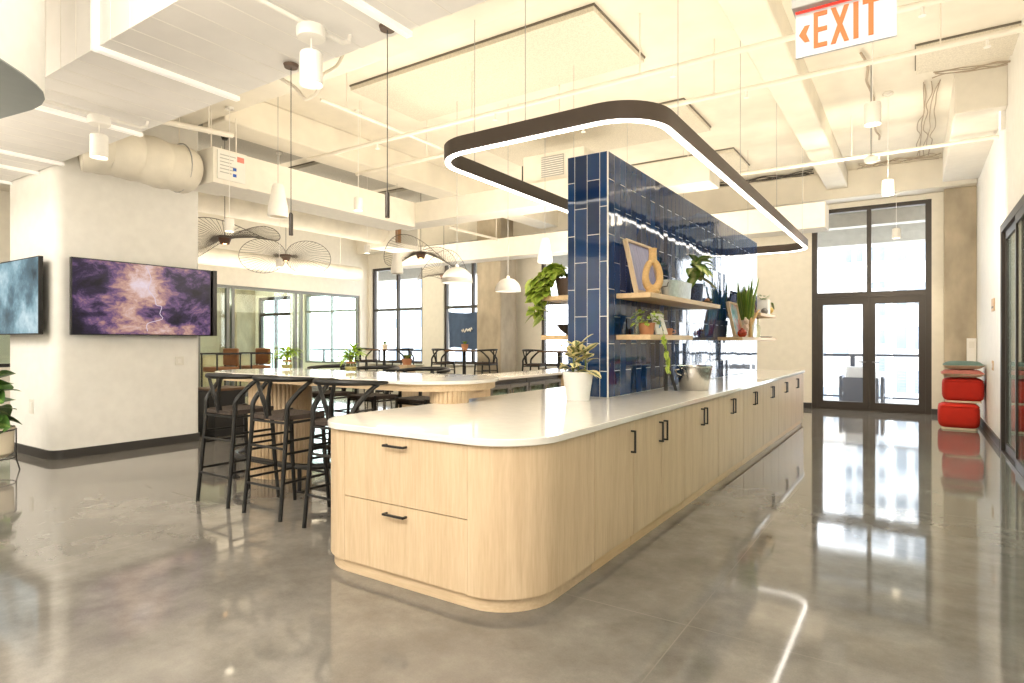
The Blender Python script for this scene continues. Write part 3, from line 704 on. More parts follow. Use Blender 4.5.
# lower near shelf: trailing plant, card, brown ornament, glass bud vase
t = thing('trailing_plant','small trailing ivy in a terracotta pot with a vine hanging below the lower shelf','plant',(-2.08,5.42,ZL))
m = MB(); pot(m,-2.08,5.42,ZL+.001,.06,.08,.11); m.build('pot', mt['terra'], t)
r = random.Random(21); l = MB(); s = MB()
for k in range(60):
    a = r.uniform(0,2*PI); q = r.uniform(.01,.12); p_ = Vector((-2.08+q*math.cos(a),5.42+q*math.sin(a)*1.1,ZL+r.uniform(.1,.23)))
    if p_.x < -2.24: continue
    l.leaf(p_,(math.cos(a),math.sin(a),r.uniform(-.3,.6)),r.uniform(.04,.065),r.uniform(.035,.05),.5,n=4,roll=r.uniform(-.5,.5))
vine = smooth([(-2.03,5.42,ZL+.12),(-1.98,5.43,ZL+.14),(-1.935,5.44,ZL+.05),(-1.93,5.45,ZL-.07),(-1.935,5.52,ZL-.16),(-1.93,5.54,ZL-.26),(-1.93,5.56,ZL-.33)],6)
s.tube(vine,.003,6)
for i, p_ in enumerate(vine[14:]):
    if i in (5,6,7,8): continue
    for j in range(1):
        a = r.uniform(-1,1); l.leaf(p_,(.3,math.sin(a*2),-.9),r.uniform(.045,.07),r.uniform(.035,.05),.1,n=4,roll=r.uniform(-.6,.6))
s.build('vine', mt['stem'], t); l.build('foliage', mt['pothos'], t)
t = thing('art_card','white card with a small blue bird drawing leaning on the lower shelf','card',(-2.05,5.68,ZL))
u = Vector((0,1,0)); w = Vector((-.3,0,1)).normalized(); nrm = Vector((1,0,.3)).normalized(); c0 = Vector((-2.07,5.72,ZL+.108))
MB().obox(c0,u,w,nrm,.15,.105,.008).build('card_panel', mt['paper'], t)
m = MB(); 
for (du,dw,a_,b_) in ((.0,-.01,.05,.025),(.03,.02,.022,.03),(-.04,-.035,.03,.012),(.035,-.055,.006,.03)):
    m.obox(c0+u*du+w*dw+nrm*.009,(u+w*.4).normalized(),(w-u*.4).normalized(),nrm,a_*.6,b_*.6,.001)
m.build('blue_drawing', mt['blue_art'], t)
t = thing('clay_cup','little brown clay cup standing right of the white card on the lower shelf','cup',(-2.08,6.02,ZL))
MB().lathe(-2.08,6.02,ZL+.001,[(0,0),(.035,0),(.042,.07),(.036,.07),(.03,.01),(0,.01)],18).build('cup_body', mt['terra'], t)
MB().tube([(-2.045,6.04,ZL+.055),(-2.02,6.06,ZL+.05),(-2.02,6.06,ZL+.025),(-2.05,6.04,ZL+.018)],.005).build('handle', mt['terra'], t)
t = thing('bud_vase','slim pale bud vase between the white card and the clay cup','vase',(-2.1,5.90,ZL))
MB().lathe(-2.1,5.90,ZL+.001,[(0,0),(.022,0),(.028,.05),(.010,.11),(.012,.2),(.008,.2),(.006,.11),(0,.1)],14).build('vase_body', mt['pot_cream'], t)
t = thing('glass_bottle','slim clear glass bottle left of the trailing ivy on the lower shelf','bottle',(-2.12,5.27,ZL))
MB().lathe(-2.12,5.27,ZL+.001,[(0,0),(.024,0),(.024,.1),(.010,.14),(.010,.21),(.013,.215),(.008,.215),(.007,.14),(.02,.1),(.02,.005),(0,.005)],14).build('bottle_body', mt['glass_vase'], t)
MB().cyl((-2.12,5.27,ZL+.216),(-2.12,5.27,ZL+.236),.008,None,10).build('stopper', mt['bark'], t)

# far lower shelf
frame_pic(8.68,9.18,ZL+.001,.50,-2.05,.20,.04,'art_color','wood framed colourful abstract print on the far lower shelf',.03)
t = thing('red_teapot','small dark red glazed teapot in front of the colourful print','teapot',(-1.995,8.80,ZL))
m = MB(); m.lathe(-1.995,8.80,ZL+.001,[(0,0),(.035,0),(.06,.03),(.065,.06),(.045,.095),(.02,.1),(.02,.11),(.01,.125),(0,.125)],20); m.build('pot_body', mt['redglaze'], t)
MB().tube([(-1.995,8.85,ZL+.05),(-1.995,8.90,ZL+.08),(-1.995,8.91,ZL+.11)],[.016,.01,.008]).build('spout', mt['redglaze'], t)
MB().tube([(-1.995,8.755,ZL+.085),(-1.995,8.71,ZL+.085),(-1.995,8.705,ZL+.045),(-1.995,8.75,ZL+.03)],.007).build('handle', mt['redglaze'], t)
# figurine (plain standing animal-like clay figure)
t = thing('clay_figurine','small pale pinkish clay figurine standing by the snake plant','figurine',(-2.0,9.05,ZL))
m = MB(); fx, fy = -2.0, 9.05
m.tube([(fx,fy-.025,ZL+.001),(fx,fy-.02,ZL+.08),(fx,fy,ZL+.12)],[.022,.02,.025],10); m.tube([(fx,fy+.03,ZL+.001),(fx,fy+.022,ZL+.08),(fx,fy,ZL+.12)],[.022,.02,.025],10)
m.lathe(fx,fy,ZL,[(0,.08),(.036,.09),(.042,.13),(.032,.175),(.015,.19)],14); m.sphere((fx,fy,ZL+.225),.037,8)
m.tube([(fx,fy-.035,ZL+.165),(fx+.03,fy-.06,ZL+.12)],[.013,.010],8); m.tube([(fx,fy+.035,ZL+.165),(fx+.02,fy+.065,ZL+.20)],[.013,.010],8)
m.build('body', mt['figurine'], t, angle=60)
MB().sphere((fx-.006,fy,ZL+.262),.02,6).build('hat', mt['pot_cream'], t)
# snake plant
t = thing('snake_plant','tall spiky snake plant in a cream pot on the far lower shelf','plant',(-2.10,9.46,ZL))
m = MB(); pot(m,-2.10,9.46,ZL+.001,.11,.13,.25); m.build('pot', mt['pot_cream'], t)
r = random.Random(31); l = MB()
for k in range(30):
    a = r.uniform(0,2*PI); q = r.uniform(.0,.085); sp_ = r.uniform(.05,.32)
    dx = math.cos(a)*sp_; dx = dx if dx > -.08 else -.08
    l.leaf((-2.10+q*math.cos(a),9.46+q*math.sin(a),ZL+.2),(dx,math.sin(a)*sp_*(.45 if math.sin(a) > 0 else 1),1),r.uniform(.40,.74),r.uniform(.055,.075),r.uniform(-.02,.06),fold=.35,n=6,tip=.62,roll=r.uniform(-1.5,1.5))
l.build('foliage', mt['snake'], t)
# branch sculpture, bottle
t = thing('branch_sculpture','forked bare wooden branch ornament in front of the cream snake plant pot','ornament',(-1.985,9.25,ZL))
m = MB(); m.tube(smooth([(-1.985,9.25,ZL+.001),(-1.985,9.26,ZL+.12),(-1.985,9.23,ZL+.2),(-1.975,9.28,ZL+.28)],5),[.026]*5+[.022]*5+[.016]*5+[.010],10)
m.tube(smooth([(-1.985,9.25,ZL+.15),(-1.975,9.38,ZL+.24),(-1.97,9.58,ZL+.33),(-1.97,9.72,ZL+.40),(-1.97,9.80,ZL+.41)],5),[.018]*10+[.013]*10+[.007],8)
m.build('branch', mt['cane'], t, angle=60)
MB().lathe(-1.985,9.25,ZL+.001,[(0,0),(.045,0),(.045,.012),(0,.012)],16).build('base', mt['cane'], t)
t = thing('glass_bottle','clear glass bottle at the far end of the lower shelf past the snake plant','bottle',(-2.05,10.05,ZL))
MB().lathe(-2.05,10.05,ZL+.001,[(0,0),(.045,0),(.045,.16),(.02,.21),(.02,.28),(.024,.285),(.014,.285),(.014,.21),(.04,.16),(.04,.006),(0,.006)],18).build('bottle_body', mt['glass_vase'], t)
MB().cyl((-2.05,10.05,ZL+.287),(-2.05,10.05,ZL+.31),.016,None,10).build('stopper', mt['bark'], t)
t = thing('tray','flat dark tray lying at the far end of the lower shelf','tray',(-2.06,10.75,ZL))
MB().lathe(-2.06,10.75,ZL+.001,[(0,0),(.085,0),(.10,.018),(.092,.018),(.08,.006),(0,.006)],24).build('tray_base', mt['black'], t)
# far upper shelf
frame_pic(9.86,10.3,ZU+.001,.36,-2.10,.2,.03,'art_lilac','small brown framed picture on the far upper shelf behind the snake plant',.05,wm='walnut')
t = thing('potted_plant','square white planter with little leafy sprigs on the far upper shelf','plant',(-2.06,10.6,ZU))
MB().prism(rrect(-2.15,-1.98,10.50,10.70,.02,3),ZU+.001,ZU+.24).build('planter', mt['pot_white'], t)
l = MB(); r = random.Random(41)
for k in range(26):
    a = r.uniform(0,2*PI); q = r.uniform(0,.09); p_ = (-2.065+q*math.cos(a)*.8,10.6+q*math.sin(a),ZU+.235+r.uniform(0,.08))
    l.leaf(p_,(math.cos(a)*.8,math.sin(a),r.uniform(0,.9)),r.uniform(.05,.09),r.uniform(.03,.05),.4,n=4)
for k in range(8): l.leaf((-1.97,10.69+.01*k,ZU+.2-.015*k),(.5,.8,-.4+.1*k),.06,.045,.4,n=4)
l.build('foliage', mt['green'], t)
t = thing('brass_bell','small round yellow brass ornament at the far tip of the upper shelf','ornament',(-2.03,10.92,ZU))
MB().lathe(-2.03,10.92,ZU+.001,[(0,0),(.05,0),(.05,.012),(.02,.02),(.02,.03),(.055,.06),(.06,.09),(.04,.125),(0,.135)],20).build('body', M('brass',(.75,.55,.18),.4,metal=.4), t)
MB().cyl((-2.03,10.92,ZU+.132),(-2.03,10.92,ZU+.16),.008,None,8).build('finial', mt['terra'], t)
t = thing('dark_stone','dark rounded pebble ornament at the near tip of the far upper shelf','ornament',(-2.02,10.42,ZU))
m = MB().sphere((-2.02,10.42,ZU+.05),.055,10,.9); m.build('pebble', mt['steel_dark'], t); MB().lathe(-2.02,10.42,ZU,[(0,.001),(.04,.001),(.04,.012),(0,.012)],14).build('base', mt['black'], t)

# hidden-side shelf: pothos, bowl
t = thing('trailing_pothos','large pothos in a dark pot with bright leaves spilling off the hidden-side shelf','plant',(-2.86,5.32,ZU))
m = MB(); pot(m,-2.86,5.36,ZU+.001,.11,.14,.18); m.build('pot', mt['brownpot'], t)
r = random.Random(55); l = MB(); s = MB()
for k in range(14):
    drop = r.uniform(-.18,.30)
    p0 = Vector((-2.86,5.36,ZU+.17)); p1 = p0+Vector((-r.uniform(.05,.14),-.10,.12)); p2 = Vector((-3.0-r.uniform(0,.13),5.20-r.uniform(-.02,.16),ZU+.10)); p3 = Vector((p2.x-r.uniform(-.05,.03),p2.y-r.uniform(-.05,.05),ZU+.05-drop))
    vine = smooth([p0,p1,p2,p3],6); s.tube(vine,.004,6)
    for i, p_ in enumerate(vine[5:]):
        b_ = r.uniform(0,2*PI); l.leaf(p_,(-.2+math.cos(b_)*.8,-.35+math.sin(b_)*.8,r.uniform(-.7,.35)),r.uniform(.09,.13),r.uniform(.08,.11),r.uniform(.2,.6),n=5,roll=r.uniform(-.7,.7))
for k in range(14):
    b_ = r.uniform(0,2*PI); l.leaf((-2.9+r.uniform(-.08,.05),5.33+r.uniform(-.1,.1),ZU+.17+r.uniform(0,.1)),(math.cos(b_)-.4,math.sin(b_)-.3,r.uniform(.2,.9)),r.uniform(.1,.14),r.uniform(.07,.1),.3,n=5)
s.build('vine', mt['stem'], t); l.build('foliage', mt['pothos'], t)
t = thing('fruit_bowl','wide dark bowl on the lower shelf at the hidden side of the blue wall','bowl',(-2.87,5.42,ZL))
MB().lathe(-2.87,5.42,ZL+.001,[(0,0),(.05,0),(.055,.01),(.11,.05),(.15,.105),(.143,.105),(.10,.055),(.04,.018),(0,.016)],28).build('bowl_body', mt['bowl'], t)
MB().lathe(-2.87,5.42,ZL+.001,[(.148,.101),(.153,.103),(.153,.108),(.146,.108)],28).build('rim', mt['brownpot'], t)

# on the worktop: rubber plant, bucket, stand
t = thing('potted_rubber_plant','variegated cream-edged rubber plant in a white pot on the island worktop','plant',(-2.435,4.72,.914))
m = MB(); m.lathe(-2.435,4.72,.9145,[(0,0),(.10,0),(.117,.13),(.119,.14),(.132,.235),(.132,.245),(.122,.245),(.11,.2),(0,.2)],32); m.build('pot', mt['pot_white'], t)
MB().lathe(-2.435,4.72,.9145,[(0,.201),(.112,.204)],20).build('soil', mt['soil'], t)
r = random.Random(64); l = MB(); s = MB()
for st_ in ((0,0,.30),(-.04,-.02,.25),(.05,.03,.22)):
    bx, by, hh = -2.435+st_[0], 4.72+st_[1], st_[2]
    s.tube([(bx,by,1.11),(bx+.01,by,1.14+hh*.4),(bx,by+.01,1.12+hh)],.008,8)
    for k in range(9):
        a = k*2.4+r.uniform(-.3,.3); z = 1.16+hh*k/9*.85; el = .15+.95*(k/9)
        d_ = (math.cos(a),math.sin(a),el)
        if math.sin(a) > .55: d_ = (math.cos(a),.35*math.sin(a),el)
        l.leaf((bx+.012*math.cos(a),by+.012*math.sin(a),z),d_,r.uniform(.15,.20),r.uniform(.095,.125),r.uniform(.15,.5),n=7,roll=r.uniform(-.4,.4),tip=.85)
s.build('stem', mt['stem'], t); l.build('foliage', mt['varieg'], t)
t = thing('ice_bucket','shiny steel ice bucket with rolled rim on the island worktop','bucket',(-1.95,6.45,.914))
MB().lathe(-1.95,6.45,.9145,[(0,0),(.145,0),(.15,.006),(.185,.235),(.192,.24),(.192,.25),(.18,.25),(.175,.235),(.142,.02),(0,.02)],40).build('bucket_body', mt['steel'], t)
m = MB(); m.tube([(-2.06,6.29,1.13),(-2.09,6.24,1.12),(-2.06,6.22,1.09),(-2.03,6.27,1.07)],.007); m.build('handle', mt['steel'], t)
t = thing('black_tongs','black folded tongs standing left of the steel bucket','tongs',(-2.09,6.13,.914))
m = MB(); m.obox((-2.13,6.09,1.035),Vector((.8,.6,0)),Vector((0,0,1)),Vector((-.6,.8,0)),.016,.12,.006); m.build('arm', mt['black'], t)
m = MB(); u_ = Vector((.8,.6,0)); w_ = (Vector((0,0,1))-u_*.32).normalized(); m.obox((-2.075,6.125,1.032),u_,w_,Vector((-.6,.8,0)),.016,.122,.006); m.build('arm', mt['black'], t)
m = MB(); m.obox((-2.115,6.10,1.152),u_,Vector((0,0,1)),Vector((-.6,.8,0)),.03,.006,.007); m.build('hinge', mt['black'], t)

# ================================================================== BACK COUNTER
bc = thing('back_counter','oak back counter base facing the island, left of the fridges','cabinet',(-5.2,6.3,0))
MB().box(-5.55,-4.92,5.75,6.88,.08,.87).box(-5.5,-4.97,5.75,6.88,0,.08).build('carcass', mt['oak_v'], bc)
for a, b_ in ((5.753,6.31),(6.315,6.878)):
    dr = MB().box(-4.92,-4.902,a,b_,.085,.865).build('door', mt['oak_v'], bc)
    h = MB(); bar_handle(h,(-4.902,(a+b_)/2-.08,.80),(-4.902,(a+b_)/2+.08,.80),(.03,0,0)); h.build('handle', mt['black'], dr)
for k, (a, lab) in enumerate(((6.9,'nearer black glass-door beverage fridge under the back counter'),(7.92,'farther black glass-door beverage fridge under the back counter'))):
    fr = thing('beverage_fridge', lab, 'fridge', (-5.2,a+.5,0), 'beverage fridges under the back counter')
    MB().box(-5.55,-4.96,a,a+1.0,.02,.868).build('housing', mt['steel_dark'], fr, .004)
    for q in (0,1):
        y_0 = a+.5*q+.005; y_1 = y_0+.49
        dr = MB().box(-4.958,-4.915,y_0,y_0+.05,.1,.80).box(-4.958,-4.915,y_1-.05,y_1,.1,.80).box(-4.958,-4.915,y_0+.05,y_1-.05,.1,.15).box(-4.958,-4.915,y_0+.05,y_1-.05,.745,.80).build('door', mt['steel_dark'], fr)
        MB().box(-4.945,-4.935,y_0+.05,y_1-.05,.15,.745).build('glass', mt['fridge_in'] if False else mt['glass_green'], dr)
        MB().box(-4.955,-4.95,y_0+.05,y_1-.05,.15,.745).build('stocked_interior', mt['fridge_in'], dr)
        h = MB(); bar_handle(h,(-4.915,y_1-.03 if q==0 else y_0+.03,.45),(-4.915,y_1-.03 if q==0 else y_0+.03,.72),(.025,0,0)); h.build('handle', mt['steel'], dr)
bc2 = thing('back_counter','oak back counter base beyond the fridges, behind the rubber plant','cabinet',(-5.2,9.9,0))
MB().box(-5.55,-4.92,8.94,11.0,.08,.87).box(-5.5,-4.97,8.94,11.0,0,.08).build('carcass', mt['oak_v'], bc2)
for k in range(4):
    a = 8.945+k*.513; dr = MB().box(-4.92,-4.902,a,a+.508,.085,.865).build('door', mt['oak_v'], bc2)
    h = MB(); bar_handle(h,(-4.902,a+.42,.68),(-4.902,a+.42,.82),(.03,0,0)); h.build('handle', mt['black'], dr)
ct2 = MB().box(-5.6,-4.88,5.7,11.05,.872,.914).build('back_countertop', mt['quartz'], None, .004)
tag(ct2,'glossy pale stone worktop over the fridges along the back counter','countertop')

# ================================================================== SCREENS
def tv(name, label, c, u, nrm, W, H, scr, th=.05):
    c, u, nrm = Vector(c), Vector(u), Vector(nrm); z = Vector((0,0,1))
    t = thing('wall_screen', label, 'television', tuple(c-z*H/2))
    MB().obox(c,u,z,nrm,W/2,H/2,th/2).build('housing', mt['screen_frame'], t, .004)
    MB().obox(c+nrm*(th/2+.001),u,z,nrm,W/2-.012,H/2-.014,.0015).build('screen', mt[scr], t)
    MB().obox(c-nrm*(th/2+.02),u,z,nrm,.25,.2,.02).build('wall_mount', mt['black'], t)
    return t
tva = tv('a','wide wall screen showing a purple and orange canyon picture on the white column',(-8.47,4.06,1.97),(0,1,0),(1,0,0),1.74,.94,'scr_canyon')
RIVPTS = [(4.04,2.409),(4.106,2.253),(4.071,2.111),(4.151,2.0),(4.173,1.907),(4.242,1.887),(4.219,1.792),(4.251,1.722),(4.062,1.656),(4.062,1.555)]
MB().tube(smooth([(-8.442,y_,z_) for y_,z_ in RIVPTS],4),.0045,6).build('river_in_picture', emis('river_lilac',(.72,.60,.70),.8), tva)
tv('b','wall screen with a pale blue landscape on the left face of the column',(-9.52,2.95,1.97),(1,0,0),(0,-1,0),1.78,.93,'scr_blue',.05)
tv('c','wall screen on the far face of the column, seen only by its dark edge',(-9.30,4.98,1.97),(-1,0,0),(0,1,0),1.76,.94,'scr_canyon',.06)
t = thing('wall_plate','white blank wall plate below the canyon screen','wall plate',(-8.575,4.55,1.15))
MB().box(-8.58,-8.570,4.49,4.61,1.09,1.21).build('plate', mt['plastic_white'], t, .003); MB().box(-8.571,-8.566,4.525,4.575,1.12,1.18).build('rocker', mt['white_metal'], t)
t = thing('power_outlet','white power outlet low on the left face of the column behind the fiddle leaf fig','outlet',(-9.2,3.045,.62))
MB().box(-9.26,-9.14,3.04,3.05,.52,.70).build('plate', mt['plastic_white'], t, .003); MB().box(-9.225,-9.175,3.035,3.041,.56,.66).build('socket', mt['white_metal'], t)

# fiddle leaf fig
FX, FY = -8.42,2.40
t = thing('fiddle_leaf_fig','broad-leaved fiddle leaf fig in a cream planter on a black wire stand','plant',(FX,FY,0))
m = MB(); m.lathe(FX,FY,.15,[(0,0),(.16,0),(.215,.05),(.225,.30),(.232,.33),(.218,.33),(.21,.29),(0,.28)],32); m.build('planter', mt['pot_cream'], t)
m = MB()
for k in range(4):
    a = PI/4+k*PI/2+.3; ca, sa = math.cos(a), math.sin(a)
    m.tube([(FX+.27*ca,FY+.27*sa,0),(FX+.24*ca,FY+.24*sa,.12),(FX+.238*ca,FY+.238*sa,.45)],.007,8)
m.tube([(FX+.238*math.cos(2*PI*k/24),FY+.238*math.sin(2*PI*k/24),.45) for k in range(24)],.007,8,True)
m.tube([(FX+.235*math.cos(2*PI*k/24),FY+.235*math.sin(2*PI*k/24),.143) for k in range(24)],.007,8,True)
m.build('stand', mt['black'], t)
MB().lathe(FX,FY,.15,[(0,.285),(.21,.29)],20).build('soil', mt['soil'], t)
r = random.Random(71); l = MB(); s = MB()
s.tube([(FX,FY,.43),(FX+.02,FY,.7),(FX,FY+.02,1.0)],.012,8)
for k in range(26):
    a = k*2.39996+.4; z = .52+.5*k/26; el = .1+.8*k/26
    l.leaf((FX,FY,z),(math.cos(a),math.sin(a),el),r.uniform(.27,.34),r.uniform(.22,.27),r.uniform(.2,.6),n=7,roll=r.uniform(-1.1,1.1),tip=1.05)
s.build('trunk', mt['bark'], t); l.build('foliage', mt['fiddle'], t)
# waste bin
t = thing('waste_bin','black rectangular waste bin with brown lid just behind the screen column','bin',(-8.9,5.3,0))
MB().box(-9.15,-8.64,5.1,5.6,.0,.68).build('body', mt['black'], t, .01); MB().box(-9.17,-8.62,5.08,5.62,.681,.72).build('lid', mt['walnut'], t, .006)

# ================================================================== POUFS & CUSHIONS
def softbox(mb, x0, x1, y0, y1, z0, z1, puff=.04, n=10, e=5):
    """superellipsoid-like cushion block"""
    cx, cy, cz = (x0+x1)/2, (y0+y1)/2, (z0+z1)/2; vs = []; fs = []
    m_ = 2*n
    def sp(v, p): return math.copysign(abs(v)**p, v)
    p1, p2 = 2/e*1.0, 2/e*1.0
    for i in range(n+1):
        th = -PI/2+PI*i/n
        for k in range(m_*2):
            ph = 2*PI*k/(m_*2)
            vs.append((cx+(x1-x0)/2*sp(math.cos(th),p1)*sp(math.cos(ph),p2), cy+(y1-y0)/2*sp(math.cos(th),p1)*sp(math.sin(ph),p2), cz+(z1-z0)/2*sp(math.sin(th),p1)))
    w = m_*2
    for i in range(n):
        for k in range(w): fs.append((i*w+k,i*w+(k+1)%w,(i+1)*w+(k+1)%w,(i+1)*w+k))
    mb.add(vs, fs)
def pouf(x0,x1,y0,y1,z0,z1,label,mm):
    t = thing('floor_pouf', label, 'pouf', ((x0+x1)/2,(y0+y1)/2,z0), 'red floor poufs stacked by the column')
    m = MB(); softbox(m,x0-.015,x1+.01,y0,y1,z0+.012,z1,n=16,e=5); m.build('cushion', mt[mm], t, angle=80)
    MB().prism(rrect(x0+.03,x1-.03,y0+.03,y1-.03,.05,4),z0+.001,z0+.03).build('base_welt', mt['creamcush'], t)
    m = MB(); rr = rrect(x0+.005,x1-.005,y0+.005,y1-.005,.07,6); m.tube([(a,b_,z1-.05) for a,b_ in rr],.006,6,True); m.build('piping', mt[mm], t)
pouf(.33,.86,12.1,12.65,0,.42,'bright red square pouf on the floor, bottom of the stack','red')
pouf(.39,.92,12.2,12.72,.43,.83,'darker red square pouf stacked on the other red pouf','red2')
def cushion(x0,x1,y0,y1,z0,z1,label,top,bot):
    t = thing('floor_cushion', label, 'cushion', ((x0+x1)/2,(y0+y1)/2,z0), 'flat cushions on top of the red poufs')
    cx, cy, zc = (x0+x1)/2,(y0+y1)/2,(z0+z1)/2; n = 12
    for sgn, mm, nm in ((1,top,'top_cover'),(-1,bot,'underside_cover')):
        m = MB(); vs = []
        for i in range(n+1):
            for k in range(n+1):
                u, v = -1+2*i/n, -1+2*k/n; hgt = (max(0,(1-u**4))*max(0,(1-v**4)))**.5
                pin = 1-.06*(1-abs(u))*abs(v)**3
                vs.append((cx+(x1-x0)/2*u*(1-.05*(1-v*v)),cy+(y1-y0)/2*v*(1-.05*(1-u*u)),zc+sgn*((z1-z0)/2*hgt)))
        fs = [(i*(n+1)+k,(i+1)*(n+1)+k,(i+1)*(n+1)+k+1,i*(n+1)+k+1) for i in range(n) for k in range(n)]
        m.add(vs, fs); m.build(nm, mt[mm], t, angle=80)
cushion(.35,.935,12.12,12.75,.835,.965,'rose topped cream floor cushion on the upper red pouf','pinkcush','creamcush')
cushion(.38,.935,12.16,12.75,.967,1.10,'teal topped cream floor cushion at the very top of the pouf stack','tealcush','creamcush')
# right wall fittings
t = thing('wall_panel','slim white panel standing between the concrete column and right wall','panel',(.88,14.05,.9)); MB().box(.80,.94,14.02,14.11,.9,1.48).build('body', mt['white_metal'], t, .004); MB().box(.83,.91,14.012,14.02,1.3,1.42).build('face_plate', mt['plastic_white'], t)
t = thing('wall_sign','small tan square sign on the right wall before the glass doors','sign',(.94,11.2,1.9)); MB().box(.935,.95,11.05,11.35,1.86,2.04).build('plate', mt['tan_plate'], t, .003); MB().box(.932,.936,11.09,11.31,1.9,1.93).build('raised_strip', mt['walnut'], t)
t = thing('light_switch','tan light switch plate low on the right wall before the glass doors','switch',(.944,11.3,1.05)); MB().box(.94,.95,11.2,11.36,1.0,1.14).build('plate', mt['tan_plate'], t, .003); MB().box(.936,.941,11.26,11.30,1.04,1.10).build('toggle', mt['plastic_white'], t)
t = thing('wall_sconce','slim vertical white light bar high on the right wall','wall light',(.93,9.85,4.1)); MB().box(.90,.95,9.80,9.9,4.10,4.5).build('housing', mt['white_metal'], t, .004); MB().box(.893,.9005,9.81,9.89,4.12,4.48).build('lens', emis('sconce_lens',(1,.95,.85),2.2), t)
t = thing('wall_outlet','pale wall outlet on the end wall beyond the island','outlet',(-3.0,14.39,.9)); MB().box(-3.06,-2.94,14.385,14.4,.88,1.06).build('plate', mt['plastic_white'], t, .003); MB().box(-3.02,-2.98,14.38,14.386,.92,1.02).build('socket', mt['white_metal'], t)
# little plant past the island end
t = thing('floor_plant','leaf tips of a small floor plant peeking past the far end of the island','plant',(-2.15,12.35,0))
m = MB(); pot(m,-2.15,12.35,.001,.13,.16,.35); m.build('pot', mt['pot_white'], t)
l = MB(); r = random.Random(77)
for k in range(22):
    a = k*2.4; l.leaf((-2.15,12.35,.32),(math.cos(a),math.sin(a),r.uniform(.4,1.4)),r.uniform(.4,.62),r.uniform(.06,.09),r.uniform(.2,.45),n=6)
l.build('foliage', mt['green'], t)

# ================================================================== EXIT SIGN
EX0, EX1, EY, EZ0, EZ1 = -.418,-.059,2.8,2.607,2.79
t = thing('exit_sign','hanging edge-lit EXIT sign with orange letters and left arrow','exit sign',(-.24,2.8,2.6))
MB().box(EX0,EX1,EY-.006,EY+.006,EZ0,EZ1).build('panel', mt['sign_white'], t)
MB().box(EX0-.01,EX1+.01,EY-.05,EY+.05,EZ1+.008,EZ1+.12).build('housing', mt['grey_metal'], t, .004)
MB().box(EX0,EX1,EY-.012,EY+.012,EZ1,EZ1+.008).build('red_edge', mt['sign_red'], t)
MB().cyl((-.24,EY,EZ1+.12),(-.24,EY,CEIL),.012,None,10).build('stem', mt['grey_metal'], t)
m = MB(); Wd = EX1-EX0; y0, y1 = EY-.009, EY-.0055; zb, zt = EZ0+.025, EZ1-.012; H_ = zt-zb
def fx_(q): return EX0+Wd*q
m.box(fx_(.19),fx_(.235),y0,y1,zb,zt)
for zz in (zb, (zb+zt)/2-.009, zt-.018): m.box(fx_(.236),fx_(.33),y0,y1,zz,zz+.018)
m.box(fx_(.59),fx_(.64),y0,y1,zb,zt)
m.box(fx_(.735),fx_(.785),y0,y1,zb,zt-.0185); m.box(fx_(.68),fx_(.84),y0,y1,zt-.018,zt)
for (xa, xb) in ((.365,.50),(.50,.365)):
    w_ = Wd*.05; P = [(fx_(xa),zb),(fx_(xa)+w_,zb),(fx_(xb)+w_,zt),(fx_(xb),zt)]
    m.add([(x_,y0-(.0004 if xa<xb else 0),z_) for x_,z_ in P]+[(x_,y1,z_) for x_,z_ in P],[(0,1,2,3),(7,6,5,4),(0,4,5,1),(1,5,6,2),(2,6,7,3),(3,7,4,0)])
zc = (zb+zt)/2-.005; w_ = .016
for sg in (-1,1):
    P = [(fx_(.035),zc),(fx_(.035)+w_*1.7,zc),(fx_(.15),zc+sg*.034),(fx_(.15)-w_*1.2,zc+sg*.034)]
    m.add([(x_,y0,z_) for x_,z_ in P]+[(x_,y1,z_) for x_,z_ in P],[(0,1,2,3),(7,6,5,4),(0,4,5,1),(1,5,6,2),(2,6,7,3),(3,7,4,0)])
m.build('lettering', mt['orange'], t, angle=0)

# ================================================================== CEILING FITTINGS
def acoustic(x0,x1,y0,y1,label,mm='acoustic',z=CEIL):
    t = thing('acoustic_panel', label, 'ceiling panel', ((x0+x1)/2,(y0+y1)/2,z-.08), 'acoustic panels on the ceiling')
    MB().box(x0,x1,y0,y1,z-.075,z-.02).build('fibre_board', mt[mm], t)
    MB().box(x0-.012,x1+.012,y0-.012,y1+.012,z-.022,z-.001).build('dark_backing', mt['dark_edge'], t)
acoustic(-6.3,-2.72,5.62,7.0,'large pale acoustic ceiling panel above the front of the ring light')
acoustic(-6.3,-2.72,8.5,9.85,'pale acoustic ceiling panel above the middle of the ring light')
acoustic(-6.3,-2.68,11.15,12.4,'pale acoustic ceiling panel over the far end of the blue wall')
acoustic(.01,.95,8.45,9.2,'short acoustic ceiling panel beside the right wall')
acoustic(-13.0,-8.6,5.3,7.2,'grey acoustic ceiling panel past the column at the left','acoustic_grey')
acoustic(-13.0,-8.6,7.6,9.6,'grey acoustic ceiling panel in the second row of the left bay','acoustic_grey')
acoustic(-13.0,-8.6,10.0,12.0,'grey acoustic ceiling panel in the third row of the left bay','acoustic_grey')

